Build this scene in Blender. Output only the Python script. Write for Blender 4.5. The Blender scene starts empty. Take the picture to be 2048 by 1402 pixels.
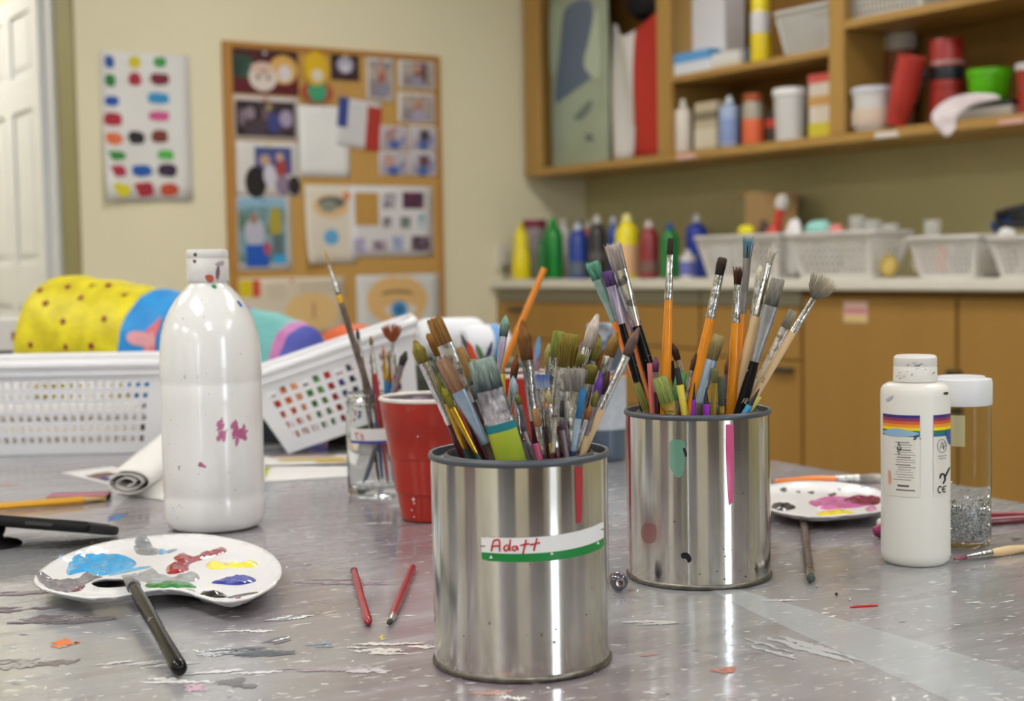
import bpy, bmesh, math, random
from mathutils import Vector as V, Matrix, noise
from mathutils.geometry import delaunay_2d_cdt

sc = bpy.context.scene
col = sc.collection
rnd = random.Random(11)
PI = math.pi

# ------------------------------------------------------------------ camera
F = 2900.0            # focal length in pixels of the 2048x1402 frame
CH = .2415            # camera height above the table top (z = 0)
PITCH = math.atan((701 - 530) / F)
ROLL = .018
fwd = V((0, math.cos(PITCH), -math.sin(PITCH)))
up0 = V((0, math.sin(PITCH), math.cos(PITCH)))
rgt = V((1, 0, 0)) * math.cos(ROLL) - up0 * math.sin(ROLL)
upv = V((1, 0, 0)) * math.sin(ROLL) + up0 * math.cos(ROLL)
CAM = V((0, 0, CH))
cd = bpy.data.cameras.new('camera')
cam = bpy.data.objects.new('camera', cd)
col.objects.link(cam)
m = Matrix((rgt, upv, -fwd)).transposed().to_4x4()
m.translation = CAM
cam.matrix_world = m
cd.sensor_width = 36
cd.sensor_fit = 'HORIZONTAL'
cd.lens = F * 36 / 2048
cd.clip_start = .01
cd.clip_end = 100
cd.dof.use_dof = True
cd.dof.focus_distance = 1.0
cd.dof.aperture_fstop = 8.0
sc.camera = cam

# ------------------------------------------------------------------ world, lamps, exposure
w = bpy.data.worlds.new('overcast_sky')
sc.world = w
w.use_nodes = True
bg = w.node_tree.nodes['Background']
bg.inputs[0].default_value = (.80, .90, 1.0, 1)
bg.inputs[1].default_value = 12.0
LAMP = 11.0           # emission of the ceiling light diffusers
LAMPCOL = (1.0, .985, .955, 1)
sc.view_settings.view_transform = 'Standard'
sc.view_settings.look = 'None'
sc.view_settings.gamma = 1
sc.view_settings.use_curve_mapping = False
sc.view_settings.exposure = .12

# ------------------------------------------------------------------ helpers: pixels to places
def ray(x, y):
    return fwd + rgt * ((x - 1024) / F) + upv * ((701 - y) / F)
def T(x, y, z=0.0):                       # point at height z above the table
    d = ray(x, y)
    return CAM + d * ((z - CH) / d.z)
def AT(x, y, Y):                          # point at distance Y
    d = ray(x, y)
    return CAM + d * (Y / d.y)
TH = math.radians(56.5)
dL = V((math.sin(TH), math.cos(TH), 0))   # along the pin-board wall, towards the corner
eR = V((math.cos(TH), -math.sin(TH), 0))  # along the cupboard wall, away from the corner
nL, nR = eR, -dL                          # room-facing normals
_d = ray(1172, 520)
C0 = _d * (6.3 / _d.y)
C0.z = 0
ZV = V((0, 0, 1))
FL = Matrix((dL, -nL, ZV)).transposed()   # frame on the pin-board wall: x right, y into wall, z up
FR = Matrix((eR, -nR, ZV)).transposed()   # frame on the cupboard wall
def plane(x, y, n, off):
    d = ray(x, y)
    return CAM + d * (((C0 + n * off - CAM).dot(n)) / d.dot(n))
def WL(x, y, off=0.0):                    # (s, z) on the pin-board wall, s < 0 left of the corner
    q = plane(x, y, nL, off)
    return (q - C0).dot(dL), q.z
def WR(x, y, off=0.0):                    # (s, z) on the cupboard wall, s > 0 right of the corner
    q = plane(x, y, nR, off)
    return (q - C0).dot(eR), q.z
def YR(x, y, off):
    return plane(x, y, nR, off).y
def pL(s, z, off=0.0): return C0 + dL * s + nL * off + ZV * z
def pR(s, z, off=0.0): return C0 + eR * s + nR * off + ZV * z
ZF, ZC = -.74, 1.95                       # floor and ceiling heights relative to the table top

# ------------------------------------------------------------------ helpers: materials
def lin(h):
    h = h.lstrip('#')
    c = [int(h[i:i + 2], 16) / 255 for i in (0, 2, 4)]
    return tuple((x / 12.92 if x <= .04045 else ((x + .055) / 1.055) ** 2.4) for x in c) + (1,)
MATS = {}
def mat(c, rough=.5, metal=0.0, var=0.0, c2=None, vs=30.0, st=(1, 1, 1), bump=0.0, bs=60.0, coat=0.0, trans=0.0,
        sss=0.0, lo=.35, hi=.65, coord='Object', ior=1.45, emit=0.0, aniso=0.0, det=4.0, alpha=1.0, crough=.05):
    key = (c, rough, metal, var, c2, vs, st, bump, bs, coat, trans, sss, lo, hi, coord, ior, emit, aniso, det, alpha, crough)
    if key in MATS: return MATS[key]
    mt = bpy.data.materials.new('surface_%d' % len(MATS))
    MATS[key] = mt
    mt.use_nodes = True
    nt = mt.node_tree
    N, L = nt.nodes, nt.links
    b = N['Principled BSDF']
    b.inputs['Base Color'].default_value = lin(c)
    b.inputs['Roughness'].default_value = rough
    b.inputs['Metallic'].default_value = metal
    b.inputs['IOR'].default_value = ior
    b.inputs['Alpha'].default_value = alpha
    b.inputs['Coat Weight'].default_value = coat
    b.inputs['Coat Roughness'].default_value = crough
    b.inputs['Transmission Weight'].default_value = trans
    if sss:
        b.inputs['Subsurface Weight'].default_value = sss
        b.inputs['Subsurface Radius'].default_value = (.01, .01, .01)
        b.inputs['Subsurface Scale'].default_value = 1.0
    if emit:
        b.inputs['Emission Color'].default_value = lin(c)
        b.inputs['Emission Strength'].default_value = emit
    if aniso:
        b.inputs['Anisotropic'].default_value = aniso
        tg = N.new('ShaderNodeTangent')
        tg.direction_type = 'RADIAL'
        tg.axis = 'Z'
        L.new(tg.outputs[0], b.inputs['Tangent'])
        b.inputs['Anisotropic Rotation'].default_value = .25
    if var or bump:
        tc = N.new('ShaderNodeTexCoord')
        mp = N.new('ShaderNodeMapping')
        mp.inputs['Scale'].default_value = st
        L.new(tc.outputs[coord], mp.inputs[0])
    if var:
        nz = N.new('ShaderNodeTexNoise')
        nz.inputs['Scale'].default_value = vs
        nz.inputs['Detail'].default_value = det
        L.new(mp.outputs[0], nz.inputs['Vector'])
        rp = N.new('ShaderNodeMapRange')
        rp.inputs[1].default_value = lo
        rp.inputs[2].default_value = hi
        rp.inputs[3].default_value = 0
        rp.inputs[4].default_value = var
        L.new(nz.outputs['Fac'], rp.inputs[0])
        mx = N.new('ShaderNodeMix')
        mx.data_type = 'RGBA'
        mx.inputs[6].default_value = lin(c)
        if c2 is None:
            q = lin(c)
            mx.inputs[7].default_value = (q[0] * .5, q[1] * .5, q[2] * .5, 1)
        else:
            mx.inputs[7].default_value = lin(c2)
        L.new(rp.outputs[0], mx.inputs[0])
        L.new(mx.outputs[2], b.inputs['Base Color'])
    if bump:
        n2 = N.new('ShaderNodeTexNoise')
        n2.inputs['Scale'].default_value = bs
        n2.inputs['Detail'].default_value = 3
        L.new(mp.outputs[0], n2.inputs['Vector'])
        bp = N.new('ShaderNodeBump')
        bp.inputs['Strength'].default_value = bump
        bp.inputs['Distance'].default_value = .01
        L.new(n2.outputs['Fac'], bp.inputs['Height'])
        L.new(bp.outputs[0], b.inputs['Normal'])
    return mt
def bristle_mat(c0, c1):                  # hair: colour runs from the ferrule (c0) to the painted tip (c1)
    key = ('bristle', c0, c1)
    if key in MATS: return MATS[key]
    mt = mat(c0, .6, vs=-1.0 - len(MATS))
    MATS[key] = mt
    nt = mt.node_tree
    N, L = nt.nodes, nt.links
    b = N['Principled BSDF']
    tc = N.new('ShaderNodeTexCoord')
    sp = N.new('ShaderNodeSeparateXYZ')
    L.new(tc.outputs['Generated'], sp.inputs[0])
    nz = N.new('ShaderNodeTexNoise')
    mp = N.new('ShaderNodeMapping')
    mp.inputs['Scale'].default_value = (14, 6, 1.2)
    nz.inputs['Scale'].default_value = 1.6
    L.new(tc.outputs['Generated'], mp.inputs[0])
    L.new(mp.outputs[0], nz.inputs['Vector'])
    ad = N.new('ShaderNodeMath')
    ad.operation = 'MULTIPLY_ADD'
    ad.inputs[1].default_value = .6
    L.new(nz.outputs['Fac'], ad.inputs[0])
    L.new(sp.outputs[2], ad.inputs[2])
    mr = N.new('ShaderNodeMapRange')
    mr.inputs[1].default_value = .35
    mr.inputs[2].default_value = 1.15
    L.new(ad.outputs[0], mr.inputs[0])
    mx = N.new('ShaderNodeMix')
    mx.data_type = 'RGBA'
    mx.inputs[6].default_value = lin(c0)
    mx.inputs[7].default_value = lin(c1)
    L.new(mr.outputs[0], mx.inputs[0])
    m2 = N.new('ShaderNodeMix')
    m2.data_type = 'RGBA'
    m2.blend_type = 'MULTIPLY'
    m2.inputs[0].default_value = .55
    L.new(mx.outputs[2], m2.inputs[6])
    rp = N.new('ShaderNodeMapRange')
    rp.inputs[1].default_value = .3
    rp.inputs[2].default_value = .6
    rp.inputs[3].default_value = .35
    rp.inputs[4].default_value = 1.15
    L.new(nz.outputs['Fac'], rp.inputs[0])
    L.new(rp.outputs[0], m2.inputs[7])
    L.new(m2.outputs[2], b.inputs['Base Color'])
    return mt

# ------------------------------------------------------------------ helpers: meshes
class MB:
    def __init__(s): s.v, s.f, s.mi = [], [], []
    def add(s, vs, fs, m=0):
        n = len(s.v)
        s.v += [V(p) for p in vs]
        s.f += [tuple(n + i for i in q) for q in fs]
        s.mi += [m] * len(fs)
        return s
    def box(s, c, d, m=0, rot=None):
        c = V(c)
        vs = []
        for z in (-.5, .5):
            for y in (-.5, .5):
                for x in (-.5, .5):
                    p = V((x * d[0], y * d[1], z * d[2]))
                    vs.append(c + (rot @ p if rot else p))
        return s.add(vs, [(0, 2, 3, 1), (4, 5, 7, 6), (0, 1, 5, 4), (2, 6, 7, 3), (0, 4, 6, 2), (1, 3, 7, 5)], m)
    def bb(s, x0, x1, y0, y1, z0, z1, m=0):
        return s.box(((x0 + x1) / 2, (y0 + y1) / 2, (z0 + z1) / 2), (abs(x1 - x0), abs(y1 - y0), abs(z1 - z0)), m)
    def lathe(s, prof, seg=32, m=0, c=(0, 0, 0), rot=None, sx=1.0, sy=1.0):
        c = V(c)
        vs, fs = [], []
        n = len(prof)
        for i in range(seg):
            a = 2 * PI * i / seg
            for r, z in prof:
                p = V((r * math.cos(a) * sx, r * math.sin(a) * sy, z))
                vs.append(c + (rot @ p if rot else p))
        for i in range(seg):
            j = (i + 1) % seg
            for k in range(n - 1):
                a0, a1, b0, b1 = i * n + k, i * n + k + 1, j * n + k, j * n + k + 1
                r0, r1 = prof[k][0], prof[k + 1][0]
                if r0 < 1e-7 and r1 < 1e-7: continue
                if r0 < 1e-7: fs.append((a0, b1, a1))
                elif r1 < 1e-7: fs.append((a0, b0, a1))
                else: fs.append((a0, b0, b1, a1))
        return s.add(vs, fs, m)
    def tube(s, pts, rad, seg=8, m=0, flat=None, cap=True, closed=False):
        pts = [V(p) for p in pts]
        n = len(pts)
        if not hasattr(rad, '__len__'): rad = [rad] * n
        vs, fs = [], []
        ref = None
        for i in range(n):
            if closed: t = pts[(i + 1) % n] - pts[i - 1]
            else: t = pts[min(i + 1, n - 1)] - pts[max(i - 1, 0)]
            if t.length < 1e-9: t = V((0, 0, 1))
            t.normalize()
            if flat is not None: x = flat - t * flat.dot(t)
            elif ref is None: x = t.orthogonal()
            else: x = ref - t * ref.dot(t)
            x.normalize()
            ref = x
            y = t.cross(x)
            for k in range(seg):
                a = 2 * PI * k / seg
                vs.append(pts[i] + (x * math.cos(a) + y * math.sin(a)) * rad[i])
        for i in range(n if closed else n - 1):
            j = (i + 1) % n
            for k in range(seg):
                l = (k + 1) % seg
                fs.append((i * seg + k, i * seg + l, j * seg + l, j * seg + k))
        if cap and not closed:
            fs.append(tuple(range(seg))[::-1])
            fs.append(tuple((n - 1) * seg + k for k in range(seg)))
        return s.add(vs, fs, m)
    def loft(s, rings, m=0, cap=True, closed=True):
        n = len(rings[0])
        vs = [p for r in rings for p in r]
        fs = []
        for i in range(len(rings) - 1):
            for k in range(n if closed else n - 1):
                l = (k + 1) % n
                fs.append((i * n + k, i * n + l, (i + 1) * n + l, (i + 1) * n + k))
        if cap:
            fs.append(tuple(range(n))[::-1])
            fs.append(tuple((len(rings) - 1) * n + k for k in range(n)))
        return s.add(vs, fs, m)
    def prism(s, outline, z0, z1, m=0):
        n = len(outline)
        vs = [V((x, y, z0)) for x, y in outline] + [V((x, y, z1)) for x, y in outline]
        fs = [tuple(range(n))[::-1], tuple(range(n, 2 * n))] + [(i, (i + 1) % n, n + (i + 1) % n, n + i) for i in range(n)]
        return s.add(vs, fs, m)
    def disc(s, c, rx, rz, y, m=0, seg=14, jag=0.0):      # upright disc in the x-z plane (print on sheets)
        ps = []
        for k in range(seg):
            a = 2 * PI * k / seg
            j = 1 + rnd.uniform(-jag, jag)
            ps.append((c[0] + rx * math.cos(a) * j, y, c[1] + rz * math.sin(a) * j))
        return s.add(ps, [tuple(range(seg))], m)
    def build(s, name, mats, parent=None, smooth=None, bevel=None, solid=None, seg=2, sub=0):
        me = bpy.data.meshes.new(name)
        me.from_pydata([tuple(p) for p in s.v], [], s.f)
        if not isinstance(mats, (list, tuple)): mats = [mats]
        for q in mats: me.materials.append(q)
        me.polygons.foreach_set('material_index', s.mi)
        me.update()
        if smooth is not None:
            me.polygons.foreach_set('use_smooth', [True] * len(me.polygons))
            me.set_sharp_from_angle(angle=math.radians(smooth))
        o = bpy.data.objects.new(name, me)
        col.objects.link(o)
        if parent is not None: o.parent = parent
        if solid:
            md = o.modifiers.new('thickness', 'SOLIDIFY')
            md.thickness = solid
            md.offset = -1
        if bevel:
            md = o.modifiers.new('edges', 'BEVEL')
            md.width = bevel
            md.segments = seg
            md.limit_method = 'ANGLE'
            md.angle_limit = math.radians(40)
        if sub:
            md = o.modifiers.new('round', 'SUBSURF')
            md.levels = md.render_levels = sub
        return o
def tag(o, label=None, cat=None, group=None, kind=None):
    if label: o['label'] = label
    if cat: o['category'] = cat
    if group: o['group'] = group
    if kind: o['kind'] = kind
    return o
def thing(name, label, cat, loc=(0, 0, 0), rot=None, group=None):
    o = bpy.data.objects.new(name, None)
    o.empty_display_size = .02
    col.objects.link(o)
    mm = rot.to_4x4() if rot is not None else Matrix.Identity(4)
    mm.translation = V(loc)
    o.matrix_basis = mm
    return tag(o, label, cat, group)
def struct(o): return tag(o, kind='structure')
def shift(name, src, parent=None, loc=(0, 0, 0)):         # a copy that shares the mesh
    c = src.copy()
    c.name = name
    col.objects.link(c)
    c.parent = parent
    c.location = loc
    return c
def inside(p, poly):
    r = False
    j = len(poly) - 1
    for i in range(len(poly)):
        a, b = poly[i], poly[j]
        if (a[1] > p[1]) != (b[1] > p[1]) and p[0] < (b[0] - a[0]) * (p[1] - a[1]) / (b[1] - a[1]) + a[0]: r = not r
        j = i
    return r
def edist(p, poly):
    best = 9.0
    for i in range(len(poly)):
        a, b = V(poly[i - 1]).to_2d(), V(poly[i]).to_2d()
        q = V(p).to_2d()
        d = b - a
        t = max(0, min(1, (q - a).dot(d) / max(d.length_squared, 1e-12)))
        best = min(best, (a + d * t - q).length)
    return best
def curve(pts, n=6, closed=True):         # Catmull-Rom through the points
    pts = [V(p) for p in pts]
    N = len(pts)
    out = []
    for i in range(N if closed else N - 1):
        if closed: a, b, c, d = pts[i - 1], pts[i], pts[(i + 1) % N], pts[(i + 2) % N]
        else: a, b, c, d = pts[max(i - 1, 0)], pts[i], pts[i + 1], pts[min(i + 2, N - 1)]
        for k in range(n):
            t = k / n
            out.append(.5 * ((2 * b) + (c - a) * t + (2 * a - 5 * b + 4 * c - d) * t * t + (3 * b - a - 3 * c + d) * t ** 3))
    if not closed: out.append(pts[-1])
    return out
def fill2d(outline, holes=(), step=.005):
    outline = [V(p).to_2d() for p in outline]
    holes = [[V(p).to_2d() for p in h] for h in holes]
    pts, edges = [], []
    for lp in [outline] + holes:
        n0 = len(pts)
        pts += lp
        edges += [(n0 + i, n0 + (i + 1) % len(lp)) for i in range(len(lp))]
    xs, ys = [p.x for p in outline], [p.y for p in outline]
    y = min(ys)
    while y < max(ys):
        x = min(xs)
        while x < max(xs):
            p = V((x + rnd.uniform(-.2, .2) * step, y + rnd.uniform(-.2, .2) * step))
            if inside(p, outline) and edist(p, outline) > step * .45 and not any(inside(p, h) or edist(p, h) < step * .45 for h in holes):
                pts.append(p)
            x += step
        y += step
    r = delaunay_2d_cdt(pts, edges, [], 0, 1e-7)
    vs, fs = r[0], []
    for q in r[2]:
        c = sum((vs[i] for i in q), V((0, 0))) / len(q)
        if inside(c, outline) and not any(inside(c, h) for h in holes):
            a, b, d = vs[q[0]], vs[q[1]], vs[q[2]]
            fs.append(q if (b - a).cross(d - a) > 0 else q[::-1])
    return vs, fs

# ------------------------------------------------------------------ the room
FL4 = FL.to_4x4()
FL4.translation = C0
def room(mb, name, mt, **k):
    o = mb.build(name, mt, **k)
    o.matrix_basis = FL4.copy()
    return struct(o)
WALLC = mat('e3dbbd', .75, var=.35, c2='dad2b3', vs=2.5, bump=.03, bs=90)
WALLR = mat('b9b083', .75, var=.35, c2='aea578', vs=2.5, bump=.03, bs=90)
WHITE = mat('e6e5e4', .45)
XB, YB = -9.2, -8.0
room(MB().bb(-2.19, .15, 0, .2, ZF, ZC).bb(-3.2, -2.19, 0, .2, 1.33, ZC).bb(XB, -3.2, 0, .2, ZF, ZC), 'wall_left', WALLC)
room(MB().bb(0, .15, YB - .2, 0, ZF, ZC), 'wall_right', WALLR)
room(MB().bb(XB - .15, XB, YB - .2, .2, ZF, ZC), 'wall_side', WALLC)
WIN = [(-2.95, -2.25), (-8.5, -7.4)]
ZW0, ZW1 = -.1, 1.55
bw = MB().bb(XB, 0, YB - .2, YB, ZF, ZW0).bb(XB, 0, YB - .2, YB, ZW1, ZC)
xs = [XB] + [q for a in sorted(WIN) for q in a] + [0]
for i in range(0, len(xs), 2): bw.bb(xs[i], xs[i + 1], YB - .2, YB, ZW0, ZW1)
room(bw, 'wall_back', WALLC)
room(MB().bb(-4.0, -1.5, 2.2, 2.3, ZF, ZC).bb(-4.1, -4.0, .2, 2.3, ZF, ZC).bb(-2.1, -1.5, .2, 2.2, ZF, ZC), 'wall_corridor', WALLC)
room(MB().bb(XB, .15, YB - .2, 2.3, ZF - .1, ZF), 'floor', mat('8b8479', .35, var=.5, c2='7d766c', vs=3))
room(MB().bb(XB - .15, .15, YB - .2, 2.3, ZC, ZC + .1), 'ceiling', mat('ebe9e2', .8))
room(MB().bb(-2.19, -.5, -.012, 0, ZF, ZF + .09).bb(XB, -3.26, -.012, 0, ZF, ZF + .09), 'baseboard_left', mat('6f6a60', .5))
for k, (a, b) in enumerate(WIN):
    fr = MB()
    for x in (a + .025, (a + b) / 2, b - .025): fr.bb(x - .025, x + .025, YB - .13, YB - .07, ZW0, ZW1)
    for z in (ZW0 + .025, ZW1 - .025): fr.bb(a, b, YB - .13, YB - .07, z - .025, z + .025)
    wo = room(fr, 'window_%d' % (k + 1), WHITE)
    MB().bb(a, b, YB - .102, YB - .098, ZW0, ZW1).build('pane', mat('ffffff', .02, alpha=.06), wo)
    MB().bb(a - .05, b + .05, YB - .1, YB + .08, ZW0 - .03, ZW0).build('window_sill', WHITE, wo)
    ld = bpy.data.lights.new('window_portal', 'AREA')
    ld.shape = 'RECTANGLE'
    ld.size, ld.size_y = b - a, ZW1 - ZW0
    ld.cycles.is_portal = True
    lo = bpy.data.objects.new('window_portal', ld)
    col.objects.link(lo)
    pm = Matrix((FL @ V((1, 0, 0)), V((0, 0, 1)), FL @ V((0, -1, 0)))).transposed().to_4x4()   # local -Z looks into the room
    pm.translation = FL4 @ V(((a + b) / 2, YB - .15, (ZW0 + ZW1) / 2))
    lo.matrix_basis = pm
# dark tall cupboards added out of view to put dark bands in the tins
for k, (a, b) in enumerate([(-4.6, -3.5), (-1.9, -.9)]):
    t = thing('storage_cupboard', ['dark brown storage cupboard beside the narrow window behind the table',
              'dark brown storage cupboard near the corner behind the table'][k], 'cupboard', FL4 @ V((a, YB, ZF)), FL, 'dark cupboards')
    MB().bb(0, b - a, .005, .45, 0, 1.9).build('body', mat('4a3c30', .5), t, bevel=.006)
    for q in (0, 1):
        d_ = MB().bb(.01 + q * (b - a) / 2, (q + 1) * (b - a) / 2 - .01, .45, .47, .05, 1.87).build('door', mat('51422f', .45), t, bevel=.004)
        MB().bb((b - a) / 2 - .06 + q * .1, (b - a) / 2 - .04 + q * .1, .47, .5, .9, 1.1).build('handle', mat('999999', .3, 1), d_)
# ceiling lights
lampm = bpy.data.materials.new('lamp_diffuser')
lampm.use_nodes = True
lb = lampm.node_tree.nodes['Principled BSDF']
lb.inputs['Base Color'].default_value = (.9, .9, .9, 1)
lb.inputs['Emission Color'].default_value = LAMPCOL
lb.inputs['Emission Strength'].default_value = LAMP
LIGHTS = [(x, y) for x in (-1.6, -4.4, -7.4) for y in (-1.7, -4.1, -6.5)] + [(-3.0, 1.2)]  # last panel is added in the unseen corridor to light the open door
dif = frm = None
for k, (x, y) in enumerate(LIGHTS):
    t = thing('ceiling_light', 'recessed fluorescent ceiling panel, ' + ['by the cupboard wall', 'above the work table', 'by the side wall', 'in the corridor beyond the door'][min(k // 3, 3)] + ['', ' near the pin board', ' in the middle of the room', ' near the windows'][0 if k == 9 else k % 3 + 1], 'light', FL4 @ V((x, y, ZC)), FL, 'ceiling lights')
    if dif is None:
        frm = MB().bb(-.32, -.3, -.62, .62, -.02, -.001).bb(.3, .32, -.62, .62, -.02, -.001).bb(-.3, .3, -.62, -.6, -.02, -.001).bb(-.3, .3, .6, .62, -.02, -.001).build('frame', WHITE, t)
        dif = MB().bb(-.3, .3, -.6, .6, -.012, -.002).build('diffuser', lampm, t)
    else:
        shift('frame', frm, t)
        shift('diffuser', dif, t)
# the open panelled door
DW = mat('e4e6ea', .4, var=.15, c2='d8dade', vs=4)
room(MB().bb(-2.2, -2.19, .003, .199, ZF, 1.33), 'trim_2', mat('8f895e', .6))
room(MB().bb(-2.215, -2.19, .2, .27, ZF, 1.33).bb(-2.205, -2.19, -.002, .2, 1.29, 1.33), 'trim_1', DW)
dr = thing('door_1', None, None, FL4 @ V((-2.2, .27, ZF)), FL)
tag(dr, 'white six-panel door standing open beyond the cream wall', kind='structure')
DZ = 2.02
MB().bb(-.03, -.01, 0, .86, .005, DZ).build('slab', DW, dr)
for y0, y1 in ((0, .11), (.38, .48), (.75, .86)):
    MB().bb(-.042, -.03, y0, y1, .005, DZ).build('stile', DW, dr, bevel=.004)
zr = [(0.005, .22), (.86, 1.02), (1.59, 1.72), (1.95, DZ)]
for z0, z1 in zr: MB().bb(-.0415, -.03, .1105, .7495, z0, z1).build('rail', DW, dr, bevel=.004)
for z0, z1 in ((.22, .86), (1.02, 1.59), (1.72, 1.95)):
    for y0, y1 in ((.11, .38), (.48, .75)):
        MB().bb(-.037, -.03, y0 + .03, y1 - .03, z0 + .03, z1 - .03).build('door_panel', DW, dr, bevel=.006)
hd = MB().lathe([(0, 0), (.012, 0), (.012, .03), (.027, .04), (.027, .06), (0, .065)], 16, rot=Matrix.Rotation(-PI / 2, 3, 'Y'), c=(-.04, .8, .98)).build('door_knob', mat('b0a890', .25, 1), dr, smooth=40)

# ------------------------------------------------------------------ the table
TD = V((.485, -.874, 0)).normalized()
TX = V((-TD.y, TD.x, 0))                   # outwards over the right-hand edge
FT = Matrix((TX, -TD, ZV)).transposed()
TC = V((.3132, 1.7456, 0)) - TD * 1.38
FT4 = FT.to_4x4()
FT4.translation = TC
TI = FT4.inverted()
TW, TLN = 1.5, 2.55
tb = thing('work_table', 'large grey work table covered in paint-spattered clear plastic', 'table', FT4 @ V((-TW / 2, -TLN / 2, ZF)), FT)
tm = bpy.data.materials.new('spattered_plastic')
tm.use_nodes = True
N, L = tm.node_tree.nodes, tm.node_tree.links
b = N['Principled BSDF']
b.inputs['Roughness'].default_value = .3
b.inputs['Specular IOR Level'].default_value = .6
b.inputs['Coat Weight'].default_value = .5
b.inputs['Coat Roughness'].default_value = .06
tc = N.new('ShaderNodeTexCoord')
def nz(scale, st=(1, 1, 1), detail=4, rotz=0.0, dist=0.0):
    mp = N.new('ShaderNodeMapping')
    mp.inputs['Scale'].default_value = st
    mp.inputs['Rotation'].default_value = (0, 0, rotz)
    L.new(tc.outputs['Object'], mp.inputs[0])
    n = N.new('ShaderNodeTexNoise')
    n.inputs['Scale'].default_value = scale
    n.inputs['Detail'].default_value = detail
    n.inputs['Distortion'].default_value = dist
    L.new(mp.outputs[0], n.inputs['Vector'])
    return n.outputs['Fac']
def rng(src, a, bb_, c=0.0, d=1.0):
    n = N.new('ShaderNodeMapRange')
    n.inputs[1].default_value, n.inputs[2].default_value, n.inputs[3].default_value, n.inputs[4].default_value = a, bb_, c, d
    L.new(src, n.inputs[0])
    return n.outputs[0]
def mixc(fac, a, bcol):
    n = N.new('ShaderNodeMix')
    n.data_type = 'RGBA'
    L.new(fac, n.inputs[0])
    if isinstance(a, str): n.inputs[6].default_value = lin(a)
    else: L.new(a, n.inputs[6])
    n.inputs[7].default_value = lin(bcol)
    return n.outputs[2]
TROT = -.5                                  # wiping direction across the sheet
c_ = mixc(rng(nz(2.2), .35, .65), '929295', 'a6a6aa')
c_ = mixc(rng(nz(3.1, rotz=.7), .45, .65, 0, .8), c_, '80707a')
c_ = mixc(rng(nz(2.4, rotz=1.9), .52, .72, 0, .6), c_, '7d746a')
c_ = mixc(rng(nz(7, (1, 7, 1), 6, TROT), .5, .75, 0, .4), c_, '655f63')
c_ = mixc(rng(nz(11, (1, 12, 1), 6, TROT + .15), .56, .75, 0, .5), c_, 'b4b4b8')
c_ = mixc(rng(nz(60, (1, 4, 1), 3, TROT), .66, .72, 0, .8), c_, 'e4e2e2')
c_ = mixc(rng(nz(26, (1, 2, 1), 3, TROT + .3), .73, .76, 0, .7), c_, '6d5a66')
L.new(c_, b.inputs['Base Color'])
L.new(rng(nz(8, (1, 5, 1), 4, TROT), .3, .7, .12, .34), b.inputs['Roughness'])
bp = N.new('ShaderNodeBump')
bp.inputs['Strength'].default_value = .1
bp.inputs['Distance'].default_value = .004
L.new(nz(22, (1, 3, 1), 3, TROT), bp.inputs['Height'])
L.new(bp.outputs[0], b.inputs['Normal'])
L.new(bp.outputs[0], b.inputs['Coat Normal'])
MB().bb(-TW / 2, TW / 2, -TLN / 2, TLN / 2, -.032 - ZF, 0 - ZF).build('table_top', tm, tb, bevel=.003)
for sx in (-1, 1):
    for sy in (-1, 1):
        MB().lathe([(0, 0), (.025, 0), (.025, -ZF - .033), (0, -ZF - .033)], 14, c=(sx * (TW / 2 - .08), sy * (TLN / 2 - .1), 0)).build('leg', mat('55565a', .4, .6), tb, smooth=40)
MB().bb(-TW / 2 + .06, TW / 2 - .06, TLN / 2 - .13, TLN / 2 - .1, -.1 - ZF, -.033 - ZF).bb(-TW / 2 + .06, TW / 2 - .06, -TLN / 2 + .1, -TLN / 2 + .13, -.1 - ZF, -.033 - ZF).build('apron', mat('55565a', .4, .6), tb)
LT = tb.matrix_basis.inverted()
def ontable(mb): mb.v = [LT @ p for p in mb.v]; return mb
def strip(mb, c, ln, wd, ang, z, m=0, n=7):
    """an irregular flat streak of dried paint, as a thin lens-shaped patch"""
    d, q = V((math.cos(ang), math.sin(ang), 0)), V((-math.sin(ang), math.cos(ang), 0))
    top, bot = [], []
    for i in range(n + 1):
        t = i / n
        wv = wd * math.sin(PI * min(1, max(0, t * .9 + .05))) ** .6 * rnd.uniform(.45, 1)
        p = c + d * (ln * (t - .5)) + q * wd * rnd.uniform(-.3, .3)
        top.append(p + q * wv / 2 + ZV * z)
        bot.append(p - q * wv / 2 + ZV * z)
    mb.add(bot + top[::-1], [tuple(range(2 * n + 2))], m)
flk = MB()
FK = [mat('ecebea', .5), mat('f4f3f0', .45), mat('4d4a52', .5), mat('8a6d80', .5), mat('c9c6c2', .5)]
for i in range(900):
    y = 1402 - (rnd.random() ** 1.25) * 480
    x = rnd.uniform(0, 2048)
    p = T(x, y)
    if (TI @ p).x > -.01 or (TI @ p).y > -.02: continue
    sz = rnd.choice([.0011, .0015, .0018, .0025, .003])
    strip(flk, p, sz * rnd.uniform(1, 3.2), sz * rnd.uniform(.5, 1), rnd.choice([.1, .4, -.2, rnd.uniform(0, PI)]), .00015 + .00001 * (i % 9), rnd.choices(range(5), [6, 4, 1, 1, 2])[0], 4)
tag(ontable(flk).build('paint_flecks', FK, tb), kind='stuff')
def smear(x, y, lx, ly, c, n=5, ang=None, c2=None, z=.0003):
    mb = MB()
    for i in range(n):
        px, py = x + rnd.gauss(0, lx * .22), y + rnd.gauss(0, ly * .3)
        a = T(px - lx * .3, py)
        e_ = T(px + lx * .3, py - (ang or 0) * lx * .6)
        d = e_ - a
        strip(mb, T(px, py), d.length * rnd.uniform(.6, 1.3), max(.0012, ly / F * .95 * 3.2 * rnd.uniform(.35, .9) / max(1, n * .18)), math.atan2(d.y, d.x), z + .00002 * i, 1 if (c2 and rnd.random() < .4) else 0, 12)
    ontable(mb).build('paint_smear', [mat(c, .45), mat(c2 or c, .45)], tb)
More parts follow.
